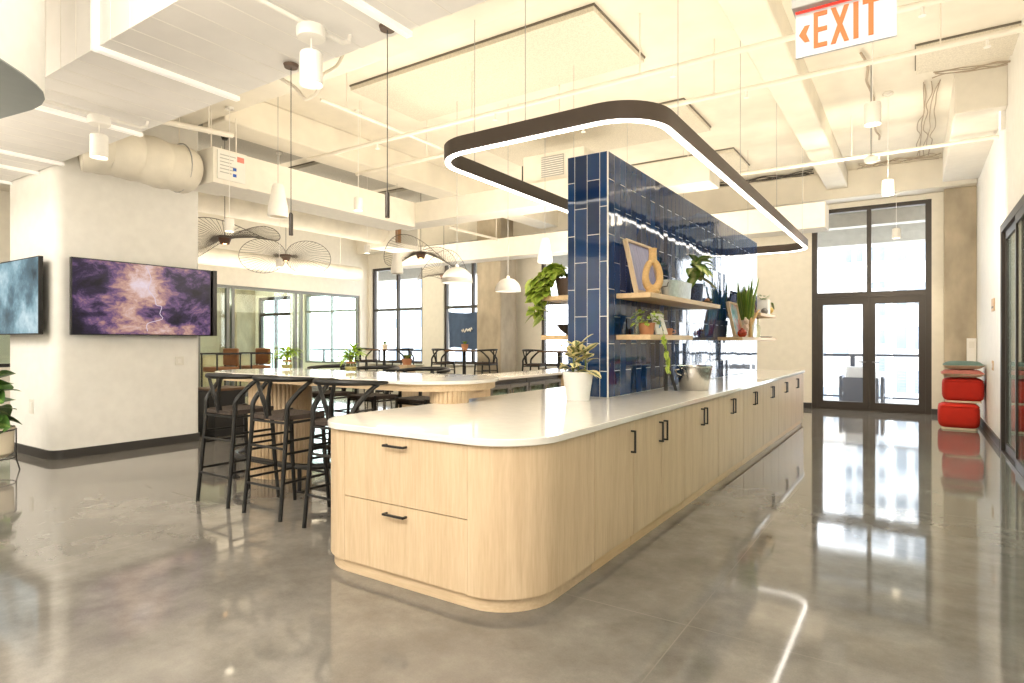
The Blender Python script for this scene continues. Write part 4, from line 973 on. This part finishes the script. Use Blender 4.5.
# sprinkler pipes
def pipe(Y, z, x0, x1, label, heads, r=.028):
    t = thing('sprinkler_pipe', label, 'pipe', (x0,Y,z), 'white sprinkler pipes below the ceiling')
    MB().tube([(x0,Y,z),(x1,Y,z)],r,10).build('pipe_run', mt['pipe'], t)
    for X in heads:
        MB().tube([(X,Y,z+.02),(X,Y,ztop(X,Y))],.008,6).build('hanger_rod', mt['pipe'], t)
        m = MB(); m.cyl((X+.35,Y,z-.02),(X+.35,Y,z-.09),.012,None,8); m.cyl((X+.35,Y,z-.09),(X+.35,Y,z-.097),.03,None,10); m.build('sprinkler_head', mt['white_metal'], t)
pipe(6.06,4.2,-7.74,.95,'nearest white sprinkler pipe crossing above the front of the ring light',[-6.6,-4.6,-2.4,-.3])
pipe(7.03,4.2,-7.74,.95,'second white sprinkler pipe crossing above the blue wall',[-6.2,-3.9,-1.9,.2])
pipe(10.56,4.2,-7.74,.95,'third white sprinkler pipe crossing above the far end of the ring light',[-5.6,-3.3,-.8])
t = thing('pipe','white branch pipe running along the ceiling left of the ring light','pipe',(-5.9,4.8,4.3))
MB().tube([(-5.9,4.8,4.3),(-5.9,8.2,4.3)],.02,8).build('pipe_run', mt['pipe'], t)
for Y in (5.2,7.8): MB().tube([(-5.9,Y,4.31),(-5.9,Y,ztop(-5.9,Y))],.007,6).build('hanger_rod', mt['pipe'], t)
t = thing('pipe','white pipe on drop rods along the ceiling just before the far bulkhead','pipe',(-8.3,10.8,3.9))
MB().tube([(-8.45,10.3,3.9),(-8.45,12.15,3.9)],.03,8).build('pipe_run', mt['pipe'], t)
for Y in (10.5,12.1): MB().tube([(-8.45,Y,3.92),(-8.45,Y,CEIL)],.008,6).build('hanger_rod', mt['pipe'], t)
# conduit over flexible duct
t = thing('pipe','short white pipe end poking out past the panelled bulkhead','pipe',(-6.6,3.2,3.75))
MB().tube([(-7.45,3.06,3.97),(-7.3,4.55,4.06)],.035,10).build('pipe_run', mt['pipe'], t)
for q in (.25,.8): MB().tube([(-7.45+.15*q,3.06+1.49*q,4.0),(-7.45+.15*q,3.06+1.49*q,ztop(-7.4,3.06+1.49*q))],.01,6).build('hanger_rod', mt['pipe'], t)

# ducts
t = thing('flexible_duct','wrapped white flexible duct running over the screen column','air duct',(-7.9,3.7,3.6))
m = MB(); pts = []; rs = []
for i in range(24):
    q = i/23; pts.append((-7.92+.02*math.sin(i),3.08+1.2*q,3.66+.015*math.sin(q*5))); rs.append(.295+.005*math.sin(i*1.9)+.005*math.sin(i*.9))
m.tube(pts, rs, 22); m.build('wrapped_sleeve', mt['duct'], t, angle=80)
for q in (4.2,):
    MB().tube([(-7.92+.31*math.cos(2*PI*k/24),q,3.66+.31*math.sin(2*PI*k/24)) for k in range(24)],.008,6,True).build('strap', mt['grey_metal'], t)
    MB().tube([(-7.92,q,3.96),(-7.92,q,4.46 if q > 4.1 else CEIL)],.008,6).build('hanger_rod', mt['pipe'], t)
t = thing('air_terminal_box','white sheet-metal air box with printed instruction label at the duct end','air box',(-7.75,4.65,3.5))
MB().box(-8.2,-7.52,4.42,4.895,3.47,3.93).build('casing', mt['bulk'], t, .006)
MB().box(-7.519,-7.50,4.47,4.86,3.53,3.90).build('label_sheet', mt['paper'], t)
m = MB()
for k in range(6): m.box(-7.4995,-7.498,4.50,4.72-.03*(k%3),3.84-.045*k,3.852-.045*k)
m.build('label_text', mt['label_grey'], t)
MB().box(-7.4995,-7.498,4.74,4.84,3.80,3.87).build('label_red_block', mt['label_red'], t)
MB().box(-7.4995,-7.498,4.68,4.73,3.67,3.71).box(-7.4995,-7.498,4.68,4.73,3.59,3.63).build('label_blue_marks', mt['label_blue'], t)
for Y in (4.5,4.85): MB().tube([(-7.7,Y,3.93),(-7.7,Y,4.45)],.01,6).build('hanger_rod', mt['pipe'], t)
t = thing('round_duct','large round white air duct in the left bay behind the column','air duct',(-10.5,7.5,3.8))
m = MB(); pts = [(-9.95,5.0+4.7*i/20,3.87) for i in range(21)]; m.tube(pts,[.28+.006*(i%2) for i in range(21)],22); m.build('sleeve', mt['duct'], t, angle=60)
MB().box(-10.3,-9.6,9.7,10.6,3.52,4.27).build('plenum_box', mt['bulk'], t, .006)
MB().box(-9.599,-9.58,9.85,10.0,3.62,4.15).build('timber_edge', M('edge_tan',(.30,.16,.07),.7), t); MB().box(-9.599,-9.58,10.01,10.55,3.62,4.15).build('grille', mt['acoustic_grey'], t)
for Y in (6.0,8.6): MB().tube([(-9.95,Y,4.13),(-9.95,Y,ztop(-9.95,Y))],.01,6).build('hanger_rod', mt['pipe'], t)
t = thing('round_duct','smaller lower round duct running below the large one in the left bay','air duct',(-11.6,8,3.4))
MB().tube([(-13.3,5.5,3.35),(-13.3,12.15,3.35)],.2,20).build('sleeve', mt['duct'], t)
for Y in (6.5,9.0,11.5): MB().tube([(-13.3,Y,3.54),(-13.3,Y,ztop(-13.3,Y))],.01,6).build('hanger_rod', mt['pipe'], t)
t = thing('fan_coil_unit','white ceiling air unit with square return grille over the bulkhead','air unit',(-4.6,8.6,3.95))
MB().box(-5.3,-4.2,8.35,9.3,3.951,4.4).build('casing', mt['bulk'], t, .006)
m = MB().box(-4.95,-4.55,8.335,8.35,4.02,4.34); m.build('grille', mt['grey_metal'], t)
m = MB()
for k in range(9): m.box(-4.95,-4.55,8.325,8.336,4.035+.034*k,4.045+.034*k)
m.build('grille_blade', mt['white_metal'], t)

# cables
def cable(name, label, paths, mat, r=.008, cat='cable'):
    t = thing(name, label, cat, tuple(paths[0][0])); 
    for p_ in paths: MB().tube(smooth(p_,6),r,6).build('strand', mat, t)
    return t
r = random.Random(88)
def wig(p0, p1, n, amp, rr=r):
    p0, p1 = Vector(p0), Vector(p1)
    return [p0.lerp(p1,i/n)+Vector((rr.uniform(-amp,amp),rr.uniform(-amp,amp),rr.uniform(-amp,amp*.4))) for i in range(n+1)]
cable('cable_bundle','grey cable bundle running along the ceiling toward the door by the right wall',[wig((.10+.04*k,9.65,4.80),(.02+.05*k,13.3,4.80),9,.035) for k in range(5)],mt['cable_beige'],.007)
cable('cable_bundle','short cable bundle turning to the right wall above the glass doors',[wig((.20,9.27+.05*k,4.79),(.945,9.32+.05*k,4.77),6,.02) for k in range(4)],mt['cable_beige'],.007)
cable('cable_bundle','messy dark cables over the far end of the blue wall',[wig((-5.0,13.3+.07*k,4.81),(-1.7,13.35+.07*k,4.81),14,.025) for k in range(5)],mt['dark_wire'],.010)
cable('cable_bundle','messy cables in front of the door head at the right',[wig((-.9,13.45+.06*k,4.82),(.35,13.45+.06*k,4.82),8,.05) for k in range(4)],mt['cable_beige'],.007)
cable('cable_bundle','dark cables above the far bulkhead at the windows',[wig((-7.4,12.9+.08*k,4.81),(-5.1,12.9+.08*k,4.81),20,.025) for k in range(4)],mt['dark_wire'],.010)
cable('conduit','dark flexible conduit snaking along the ceiling behind the exit sign',[wig((-.52,8.2,4.79),(-.53,11.9,4.79),11,.05)],mt['cable_beige'],.016)
cable('conduit','looping white cable near the tall cylinder light',[[(-5.9,4.35,4.45),(-5.25,3.72,4.05),(-5.05,3.80,3.90),(-4.95,3.85,3.78),(-4.82,3.89,3.85),(-4.78,3.90,3.98),(-4.84,4.15,4.2),(-4.9,4.3,4.46)]],mt['pipe'],.018)

# pendant cylinders
def can(x, y, z, rad, hgt, ztop, label, group):
    t = thing('cylinder_pendant', label, 'pendant light', (x,y,z), group)
    MB().lathe(x,y,z,[(rad*.9,.012),(rad,0),(rad,hgt*.96),(rad*.93,hgt),(0,hgt)],24).build('shade', mt['white_metal'], t)
    MB().lathe(x,y,z,[(0,.010),(rad*.9,.010)],24).build('lens', mt['bulb'], t)
    MB().cyl((x,y,z+hgt-.01),(x,y,ztop),.0045,None,6).build('cord', mt['white_metal'], t)
    MB().lathe(x,y,ztop,[(rad*.9,-.03),(rad*.9,-.001),(0,-.03)],20).build('canopy', mt['white_metal'], t)
    return t
G1 = 'white cylinder pendants in a row to the door'
can(-.33,6.6,3.44,.07,.2,CEIL,'white cylinder pendant hanging just below the exit sign',G1)
can(-.31,9.87,3.44,.07,.2,CEIL,'white cylinder pendant above the glass double door, middle of its row',G1)
can(-.30,13.85,3.40,.07,.19,4.3,'white cylinder pendant right in front of the door transom glass',G1)
G2 = 'white cylinder pendants in the left bays'
can(-7.40,4.57,2.84,.058,.165,4.45,'white cylinder pendant in front of the half-hidden fan-shaped lamp',G2)
can(-9.42,6.76,2.74,.055,.15,ztop(-9.42,6.76),'small white cylinder pendant between the first two fan-shaped lamps',G2)
can(-6.9,6.3,3.36,.065,.19,ztop(-6.9,6.3),'white cylinder pendant in front of the boxed bulkhead',G2)
can(-8.99,8.44,3.15,.06,.17,ztop(-8.99,8.44),'white cylinder pendant below the grey duct grille',G2)

def track(x, y, zr, label, ya, yb):
    t = thing('track_light', label, 'track light', (x,(ya+yb)/2,zr))
    MB().tube([(x,ya,zr),(x,yb-.06,zr),(x+.0,yb,zr+.03),(x,yb+.01,Z0)],.014,8).build('rail', mt['white_metal'], t)
    MB().tube([(x-.06,ya,zr+.035),(x-.06,yb-.2,zr+.035)],.008,8).build('conduit', mt['white_metal'], t)
    MB().lathe(x,y,zr-.075,[(0,0),(.085,0),(.09,.01),(.09,.06),(.085,.07),(0,.07)],26).build('canopy', mt['white_metal'], t)
    h = MB().lathe(x,y,zr-.37,[(.062,.012),(.07,0),(.07,.195),(.062,.205),(0,.205)],26).build('spot_head', mt['white_metal'], t)
    MB().lathe(x,y,zr-.37,[(0,.012),(.062,.012)],24).build('lens', mt['bulb'], t)
    MB().cyl((x,y,zr-.17),(x,y,zr-.07),.005,None,8).build('drop_stem', mt['white_metal'], t)
track(-3.20,2.53,3.42,'large white track spotlight on the panelled bulkhead, right one',2.0,2.84)
track(-6.05,2.50,3.42,'white track spotlight on the panelled bulkhead, left one',1.96,2.9)

# slim black tube pendants
def tubep(x, y, z, ln, label):
    t = thing('tube_pendant', label, 'pendant light', (x,y,z), 'slim black tube pendants')
    MB().lathe(x,y,z,[(0,.006),(.012,.006),(.0155,0),(.0155,ln),(.008,ln+.015),(0,ln+.015)],18).build('tube_shade', mt['bronze'], t)
    MB().lathe(x,y,z,[(0,.005),(.012,.005)],14).build('lens', emis('tube_lens',(1,.8,.5),2), t)
    MB().cyl((x,y,z+ln),(x,y,Z0-.006),.003,None,6).build('cord', mt['black'], t)
    MB().lathe(x,y,Z0-.005,[(0,-.025),(.048,-.025),(.055,-.001),(0,-.001)],20).build('canopy', mt['brownpot'], t)
tubep(-3.90,2.90,2.215,.155,'left slim black tube pendant on a long cord from the panelled bulkhead')
tubep(-2.90,2.90,2.235,.155,'right slim black tube pendant on a long cord from the panelled bulkhead')

# tapered white speakers/pendants
def cone(x, y, z, label, k=1):
    t = thing('tapered_pendant', label, 'pendant speaker', (x,y,z), 'white tapered pendants')
    MB().lathe(x,y,z,[(0,.02),(.115*k,.012),(.12*k,0),(.132*k,.03*k),(.125*k,.12*k),(.075*k,.40*k),(.06*k,.43*k),(0,.44*k)],30).build('body', mt['white_metal'], t)
    MB().lathe(x,y,z,[(.1*k,.011),(0,.011)],24).build('front_grille', mt['pot_cream'], t)
    MB().cyl((x,y,z+.43*k),(x,y,ztop(x,y)),.004,None,6).build('cord', mt['grey_metal'], t)
cone(-6.97,4.983,3.05,'large white tapered pendant speaker near the air box')
cone(-8.148,8.4,2.70,'small white tapered pendant in front of the left window',.9)
cone(-4.808,8.21,2.64,'white tapered pendant speaker left of the pothos',.9)
# dome pendants
def dome(x, y, z, rad, label):
    t = thing('dome_pendant', label, 'pendant light', (x,y,z), 'white dome pendants over the back counter')
    prof = [(rad*math.cos(a*PI/2/10), .02+rad*.95*math.sin(a*PI/2/10)) for a in range(11)]
    inn = [(q*.97,h_*.97) for q,h_ in reversed(prof)]
    MB().lathe(x,y,z,[(rad,0)]+prof+inn+[(rad*.97,0),(rad,0)],32).build('shade', M('dome_grey_white',(.62,.60,.58),.5), t, angle=60)
    MB().lathe(x,y,z,[(0,.05),(rad*.94,.05)],24).build('lens', emis('dome_lens',(1,.9,.72),4), t)
    MB().cyl((x,y,z+rad*.95),(x,y,ztop(x,y)),.004,None,6).build('cord', mt['grey_metal'], t)
    MB().lathe(x,y,z+rad*.95,[(0,.055),(.02,.05),(.03,.0),(.03,-.02),(0,-.02)],14).build('cap', mt['white_metal'], t)
dome(-5.325,6.67,2.235,.215,'larger white dome pendant over the bar table end')
dome(-4.899,7.311,2.14,.185,'smaller white dome pendant in front of the concrete column')
# fan-shaped wire pendants
def fan(x, y, z, rad, ztop, label, ph, tilt, amp, wing=0):
    t = thing('wire_fan_pendant', label, 'pendant light', (x,y,z), 'wire fan pendants in the left bay')
    m = MB(); n = 64; rim = []
    def P(a, q):
        if wing:
            av = math.atan2(y, x); e = rad*(.22+.78*abs(math.sin(a-av))**.8); R_ = .11+(e-.11)*q
            return Vector((x+R_*math.cos(a), y+R_*math.sin(a), z+.10+wing*(R_-.11)*math.cos(a-av)))
        R_ = .11+(rad-.11)*q
        v = Vector((R_*math.cos(a),R_*math.sin(a),amp*q*math.cos(2*a+ph)+tilt*q*math.cos(a+ph)))
        return Vector((x,y,z+.10))+v
    for k in range(n):
        a = 2*PI*k/n; m.tube([P(a,0),P(a,.5)+Vector((0,0,.03)),P(a,1)],.004,4,cap=False); rim.append(P(a,1))
    m.tube(rim,.006,6,True); m.tube([P(2*PI*k/24,0) for k in range(24)],.006,6,True)
    m.build('wire_brim', mt['wire'], t, angle=0)
    MB().lathe(x,y,z,[(.07,0),(.115,.13),(.108,.13),(.065,.004)],20).build('crown', M('brown_crown',(.10,.05,.03),.6), t)
    MB().sphere((x,y,z+.03),.035,8).build('bulb', mt['amber'], t)
    MB().cyl((x,y,z+.06),(x,y,ztop),.005,None,6).build('cord', mt['black'], t)
    MB().lathe(x,y,ztop,[(0,-.05),(.04,-.045),(.06,-.001)],16).build('canopy', mt['black'], t)
fan(-9.46,5.76,3.02,.85,ztop(-9.46,5.76),'wire fan pendant half hidden by the screen column',2.2,-.20,.24)
fan(-11.2,8.2,3.14,.92,ztop(-11.2,8.2),'wire fan pendant with the widest double wing, second from the column',-.9,.0,.36,.95)
fan(-8.45,9.4,3.12,.74,ztop(-8.45,9.4),'wire fan pendant in front of the left windows',2.6,.05,.26)
fan(-9.34,11.2,2.90,.62,ztop(-9.34,11.2),'wire fan pendant just behind the larger dome pendant',1.2,.3,.25)
t = thing('smoke_detector','white smoke detector hanging near the cylinder pendants','smoke detector',(-.45,8.7,3.65))
MB().lathe(-.45,8.7,3.62,[(0,0),(.06,.0),(.075,.03),(.075,.06),(.03,.09),(0,.09)],24).build('body', mt['white_metal'], t)
MB().cyl((-.45,8.7,3.70),(-.45,8.7,CEIL),.01,None,8).build('stem', mt['grey_metal'], t)
t = thing('black_junction','small black suspended junction with a thin cord above the bulkhead','fixture',(-6.3,9.9,4.3))
MB().lathe(-6.3,9.9,4.25,[(0,.12),(.05,.10),(.06,.06),(.02,.02),(.012,0),(0,0)],16).build('body', mt['black'], t)
MB().cyl((-6.3,9.9,4.36),(-6.3,9.9,CEIL),.012,None,8).build('stem', mt['black'], t)

# ================================================================== FAR SEATING AT WINDOWS
def high_table(x, y, z, label):
    t = thing('high_table', label, 'table', (x,y,0), 'small square high tables by the windows')
    MB().box(x-.38,x+.38,y-.38,y+.38,z-.035,z).build('table_top', mt['walnut'], t, .005)
    m = MB(); m.cyl((x,y,.02),(x,y,z-.036),.045,None,14); m.build('post', mt['black'], t)
    m = MB(); m.box(x-.32,x+.32,y-.04,y+.04,0,.03).box(x-.04,x+.04,y-.32,y+.32,.0,.03); m.build('base', mt['black'], t)
    return t
tabs = [(-12.72,12.6,1.2,'left'),(-9.78,12.55,1.2,'middle'),(-7.05,12.7,1.2,'right')]
desc = {'left':'the leftmost window','middle':'the window with the navy banner','right':'the window beside the blue wall'}
for (x_,y_,z_,nm) in tabs:
    high_table(x_,y_,z_,'small square high table in front of %s' % desc[nm])
    dup(stool,(x_-.62,y_-.12,0),-PI/2+.15,'wishbone stool left of the high table at %s' % desc[nm],'black wishbone stools at the window tables',1.08)
    dup(stool,(x_+.62,y_+.12,0),PI/2+.2,'wishbone stool right of the high table at %s' % desc[nm],'black wishbone stools at the window tables',1.08)
for (x_,y_,z_,nm) in tabs[:2]:
    t = thing('cactus_pot','tiny potted succulent on the high table at %s' % desc[nm],'plant',(x_+.02,y_,z_),'succulents on the window tables')
    m = MB(); pot(m,x_+.02,y_,z_+.001,.07,.095,.15); m.build('pot', mt['terra'] if nm=='middle' else mt['pot_cream'], t)
    l = MB(); r = random.Random(5)
    for k in range(18): a = k*2.4; l.leaf((x_+.02,y_,z_+.12),(math.cos(a)*.6,math.sin(a)*.6,1),.14,.05,.1,n=4)
    l.build('foliage', mt['green'], t)
t = thing('cactus_pot','small potted succulent standing low between the two left window tables','plant',(-10.9,11.6,0)); 
x_, y_ = -10.9, 11.6
MB().box(x_-.15,x_+.15,y_-.15,y_+.15,0,.82).build('plinth', mt['oak_v'], t); m = MB(); pot(m,x_,y_,.821,.10,.14,.16); m.build('pot', mt['terra'], t)
l = MB()
for k in range(24): a = k*2.4; l.leaf((x_,y_,.95),(math.cos(a)*.8,math.sin(a)*.8,1),.2,.07,.15,n=4)
l.build('foliage', mt['green'], t)
# banner
t = thing('hanging_banner','navy cloth banner with small white script hanging in the window','banner',(-10.6,13.6,1.35))
m = MB(); n = 16; vs = []
for i in range(n+1):
    for k in range(9):
        u, v = i/n, k/8
        vs.append((-11.25+1.25*u,13.7+.035*math.sin(u*9+v*1.5)+.02*math.sin(u*23),2.28-1.05*v-.05*math.sin(PI*u)*(1-v)*1.2+.03*math.sin(u*7)*v))
m.add(vs,[(i*9+k,(i+1)*9+k,(i+1)*9+k+1,i*9+k+1) for i in range(n) for k in range(8)]); m.build('cloth', mt['navy_cloth'], t, angle=80)
pts = []
for i in range(60):
    q = i/59; pts.append((-10.72+.38*q,13.63,1.72+(.022+.03*abs(math.sin(q*5)))*math.sin(q*34+2*math.sin(q*9))+.04*q))
MB().tube(pts,.013,6).build('white_script', mt['paper'], t)
for q in (-11.2,-10.05): MB().cyl((q,13.7,2.28),(q,13.7,4.3),.005,None,6).build('hanging_cord', mt['grey_metal'], t)
# meeting-room seating behind glass
def lounge(x, y, label, rz):
    t = thing('lounge_chair', label, 'chair', (x,y,0), 'tan leather chairs in the glazed room')
    MB().box(x-.3,x+.3,y-.3,y+.3,.68,.80).build('seat', mt['leather'], t, .03)
    MB().box(x-.3,x+.3,y+.22,y+.30,.82,1.25).build('backrest', mt['leather'], t, .03)
    for sx in (-1,1):
        for sy in (-1,1): MB().tube([(x+sx*.33,y+sy*.3,0),(x+sx*.33,y+sy*.3,1.1)],.02,8).build('leg', mt['black'], t)
        MB().box(x+sx*.33-.03,x+sx*.33+.03,y-.32,y+.32,1.10,1.14).build('armrest', mt['black'], t)
lounge(-14.35,9.55,'tan leather high armchair seen above the bar table, right one',0)
lounge(-14.2,8.55,'tan leather high armchair beside the screen column, left one',0)
t = thing('side_counter','long pale counter with cabinets in the glazed room at far left','counter',(-19,10.5,0))
MB().box(-20.2,-18.6,9.0,12.2,0,1.0).build('base', mt['oak_v'], t); MB().box(-20.25,-18.55,8.95,12.25,1.001,1.04).build('counter_top', mt['quartz'], t)
for k in range(4): MB().box(-18.6,-18.58,9.05+k*.78,9.79+k*.78,.1,.95).build('door', mt['oak_v'], t)
# fire alarm (little red device)
t = thing('fire_alarm','small red fire alarm device on the far left glazed room post','alarm',(-15.28,8.5,2.6))
MB().box(-15.305,-15.24,8.42,8.56,2.55,2.68).build('body', mt['red'], t, .01); MB().sphere((-15.235,8.49,2.615),.03,6).build('strobe', mt['paper'], t)

# ================================================================== OUTDOORS
struct('balcony_floor', MB().box(-24,3,14.72,17.3,-.12,-.02), mt['outdoor_floor'])
struct('balcony_ceiling', MB().box(-24,3,14.72,16.8,4.25,4.45).box(-24,3,16.8,17.3,3.75,4.45).box(-24,3,15.3,15.6,3.95,4.25), M('balcony_concrete',(.40,.39,.36),.9,noise=.08))
t = thing('balcony_railing','dark metal balcony railing with fine wire mesh outside the windows','railing',(-8,17.0,0))
MB().box(-24,2.5,16.97,17.05,1.06,1.12).box(-24,2.5,16.98,17.03,.06,.10).build('rail', mt['rail'], t)
for k in range(17): MB().box(-24+k*1.62,-23.9+k*1.62,16.975,17.045,-.02,1.06).build('post', mt['rail'], t)
m = MB()
for k in range(14): m.box(-24,2.5,17.0,17.006,.12+k*.068,.125+k*.068)
m.build('wire_mesh', mt['wire_mesh'], t)
t = thing('patio_chair','grey metal patio armchair with pale cushions outside the double door','chair',(-1.0,15.9,-.02))
cx, cy = -1.0, 15.9
MB().box(cx-.33,cx+.33,cy-.32,cy+.32,.30,.46).build('seat_cushion', mt['outdoor_cush'], t, .03)
MB().box(cx-.31,cx+.31,cy-.36,cy-.20,.46,.86).build('back_cushion', M('outdoor_pale',(.62,.63,.66),.9), t, .05)
m = MB(); m.box(cx-.34,cx+.34,cy-.40,cy-.37,.05,.62); m.build('back_panel', mt['outdoor_grey'], t)
for sx in (-1,1):
    MB().box(cx+sx*.4-.03,cx+sx*.4+.03,cy-.36,cy+.36,.60,.64).box(cx+sx*.4-.03,cx+sx*.4+.03,cy-.36,cy-.30,.0-.02,.60).box(cx+sx*.4-.03,cx+sx*.4+.03,cy+.30,cy+.36,-.02,.60).box(cx+sx*.4-.03,cx+sx*.4+.03,cy-.30,cy+.30,.2,.25).build('arm_frame', mt['outdoor_grey'], t)
# city buildings
def building(name, x0, x1, y0, y1, z0, z1, mm, nx, nz, label, wfrac=.55, hfrac=.5):
    t = thing(name, label, 'building', ((x0+x1)/2,(y0+y1)/2,z0))
    MB().box(x0,x1,y0,y1,z0,z1).build('wall', mm, t)
    dx = (x1-x0)/nx; dz = (z1-z0)/nz; first = None
    for i in range(nx):
        for k in range(nz):
            xa = x0+dx*(i+.5-wfrac/2); za = z0+dz*(k+.5-hfrac/2)
            MBw = MB()
            if first is None:
                first = MBw.box(xa,xa+dx*wfrac,y0-.12,y0+.05,za,za+dz*hfrac).build('window', mt['bldg_win'], t)
            else:
                c = first.copy(); C.objects.link(c); c.parent = t; c.location = (dx*i,0,dz*k)
    MB().box(x0-.3,x1+.3,y0-.3,y1+.3,z1,z1+.8).build('roof', mm, t)
building('office_tower',-1.8,5.5,70,80,-30,42,mt['bldg_a'],5,17,'pale grid-fronted office tower beyond the right door leaf')
building('apartment_block',-11.5,-4.5,60,72,-30,7,mt['bldg_b'],4,9,'low brownish apartment block beyond the left door leaf',.7,.35)
building('office_tower',-75,-58,75,90,-30,60,mt['bldg_c'],6,14,'tall pale tower beyond the leftmost facade window')
building('office_tower',-9.5,-3.5,110,120,-30,30,mt['bldg_c'],4,14,'distant bluish tower rising behind the apartment block')

# ================================================================== LIGHT
w = bpy.data.worlds.new('World'); S.world = w; w.use_nodes = True; nt = w.node_tree; bg = nt.nodes['Background']
tc = nt.nodes.new('ShaderNodeTexCoord'); sp = nt.nodes.new('ShaderNodeSeparateXYZ'); nt.links.new(tc.outputs['Generated'], sp.inputs[0])
cr = nt.nodes.new('ShaderNodeValToRGB'); cr.color_ramp.elements[0].position = .35; cr.color_ramp.elements[0].color = (.75,.78,.80,1); cr.color_ramp.elements[1].position = .75; cr.color_ramp.elements[1].color = (.86,.93,1,1)
mr = nt.nodes.new('ShaderNodeMapRange'); mr.inputs['From Min'].default_value = -1; nt.links.new(sp.outputs[2], mr.inputs[0]); nt.links.new(mr.outputs[0], cr.inputs[0]); nt.links.new(cr.outputs[0], bg.inputs[0])
bg.inputs[1].default_value = 6.0
def area(name, loc, sx, sy, power, col=(1,.87,.68), up=True, rot=None):
    l = bpy.data.lights.new(name, 'AREA'); l.shape = 'RECTANGLE'; l.size = sx; l.size_y = sy; l.energy = power; l.color = col
    o = bpy.data.objects.new(name, l); C.objects.link(o); o.location = loc
    o.rotation_euler = rot if rot else ((PI,0,0) if up else (0,0,0)); return o
UP = 1.0
area('fill_up', (-.5,7.0,2.5), 1.0, 7, 70*UP)  # added fill lamps aimed at the ceiling for bounce, no fixtures behind them
area('fill_up', (-2.5,7.6,3.14), .3, 6, 25*UP)
area('fill_up', (-5.0,6.2,2.3), 2.2, 4, 90*UP)
area('fill_up', (-5.6,11.0,2.3), 3, 2.5, 70*UP)
area('fill_up', (-11.5,8.5,2.3), 4, 6, 150*UP)
area('fill_up', (-18.5,9.5,2.3), 4, 5, 170*UP)
area('fill_up', (-1.5,0.0,2.4), 3, 2.5, 120*UP)
area('fill_up', (-8,0.0,2.4), 5, 2.5, 170*UP)
area('fill_down', (-1.8,-1.4,4.7), 4, 3, 270, (1,.97,.92), False)  # added overhead fill, out of view, brightens the room without a fixture
area('fill_down', (-7.0,-1.4,4.7), 5, 3, 310, (1,.97,.92), False)
area('fill_down', (-13,0.5,4.7), 4, 4, 200, (1,.92,.80), False)
area('fill_down', (2.1,9,4.7), 1.4, 8, 260, (1,.96,.90), False)
area('fill_side', (-.6,9.6,3.3), 1.3, .5, 60, rot=(math.radians(80),0,0))  # added fill facing away from camera, lifts dim far walls and back counter
area('fill_side', (-4.5,11.0,3.2), 3, .5, 35, rot=(math.radians(80),0,0))
area('fill_side', (-11,9.9,2.9), 5, .6, 90, rot=(math.radians(85),0,0))
area('fill_side', (-12.0,10.5,2.7), 5, .6, 30, rot=(math.radians(85),0,PI/2))
area('fill_side', (-18.5,9.5,2.7), 6, .6, 170, rot=(math.radians(85),0,0))
area('fill_side', (-3.75,7.9,2.75), 4.4, .4, 60, rot=(math.radians(60),0,PI/2))
def spot(loc, power, ang=100, col=(1,.85,.62)):
    l = bpy.data.lights.new('lamp','SPOT'); l.energy = power; l.spot_size = math.radians(ang); l.spot_blend = .8; l.shadow_soft_size = .05; l.color = col
    o = bpy.data.objects.new('lamp', l); C.objects.link(o); o.location = loc; return o
for p_ in ((-.33,6.6,3.42),(-.31,9.87,3.42),(-.30,13.85,3.38),(-3.2,2.53,3.04),(-6.05,2.5,3.04)): spot(p_, 70)
spot((-5.325,6.67,2.2),45,130); spot((-4.899,7.311,2.1),45,130)

# ================================================================== CAMERA
cam = bpy.data.cameras.new('Camera'); cam.sensor_width = 36; cam.lens = 610*36/1024; cam.clip_start = .05; cam.clip_end = 500
co = bpy.data.objects.new('Camera', cam); C.objects.link(co); co.location = (0,0,1.42); co.rotation_euler = (PI/2,0,math.atan((915-512)/610))
S.camera = co
S.view_settings.view_transform = 'Standard'; S.view_settings.look = 'None'; S.view_settings.exposure = 0.40; S.view_settings.gamma = 0.98
S.cycles.use_denoising = True; S.cycles.max_bounces = 8; S.cycles.transparent_max_bounces = 16; S.cycles.sample_clamp_indirect = 6; S.cycles.caustics_reflective = False; S.cycles.caustics_refractive = False
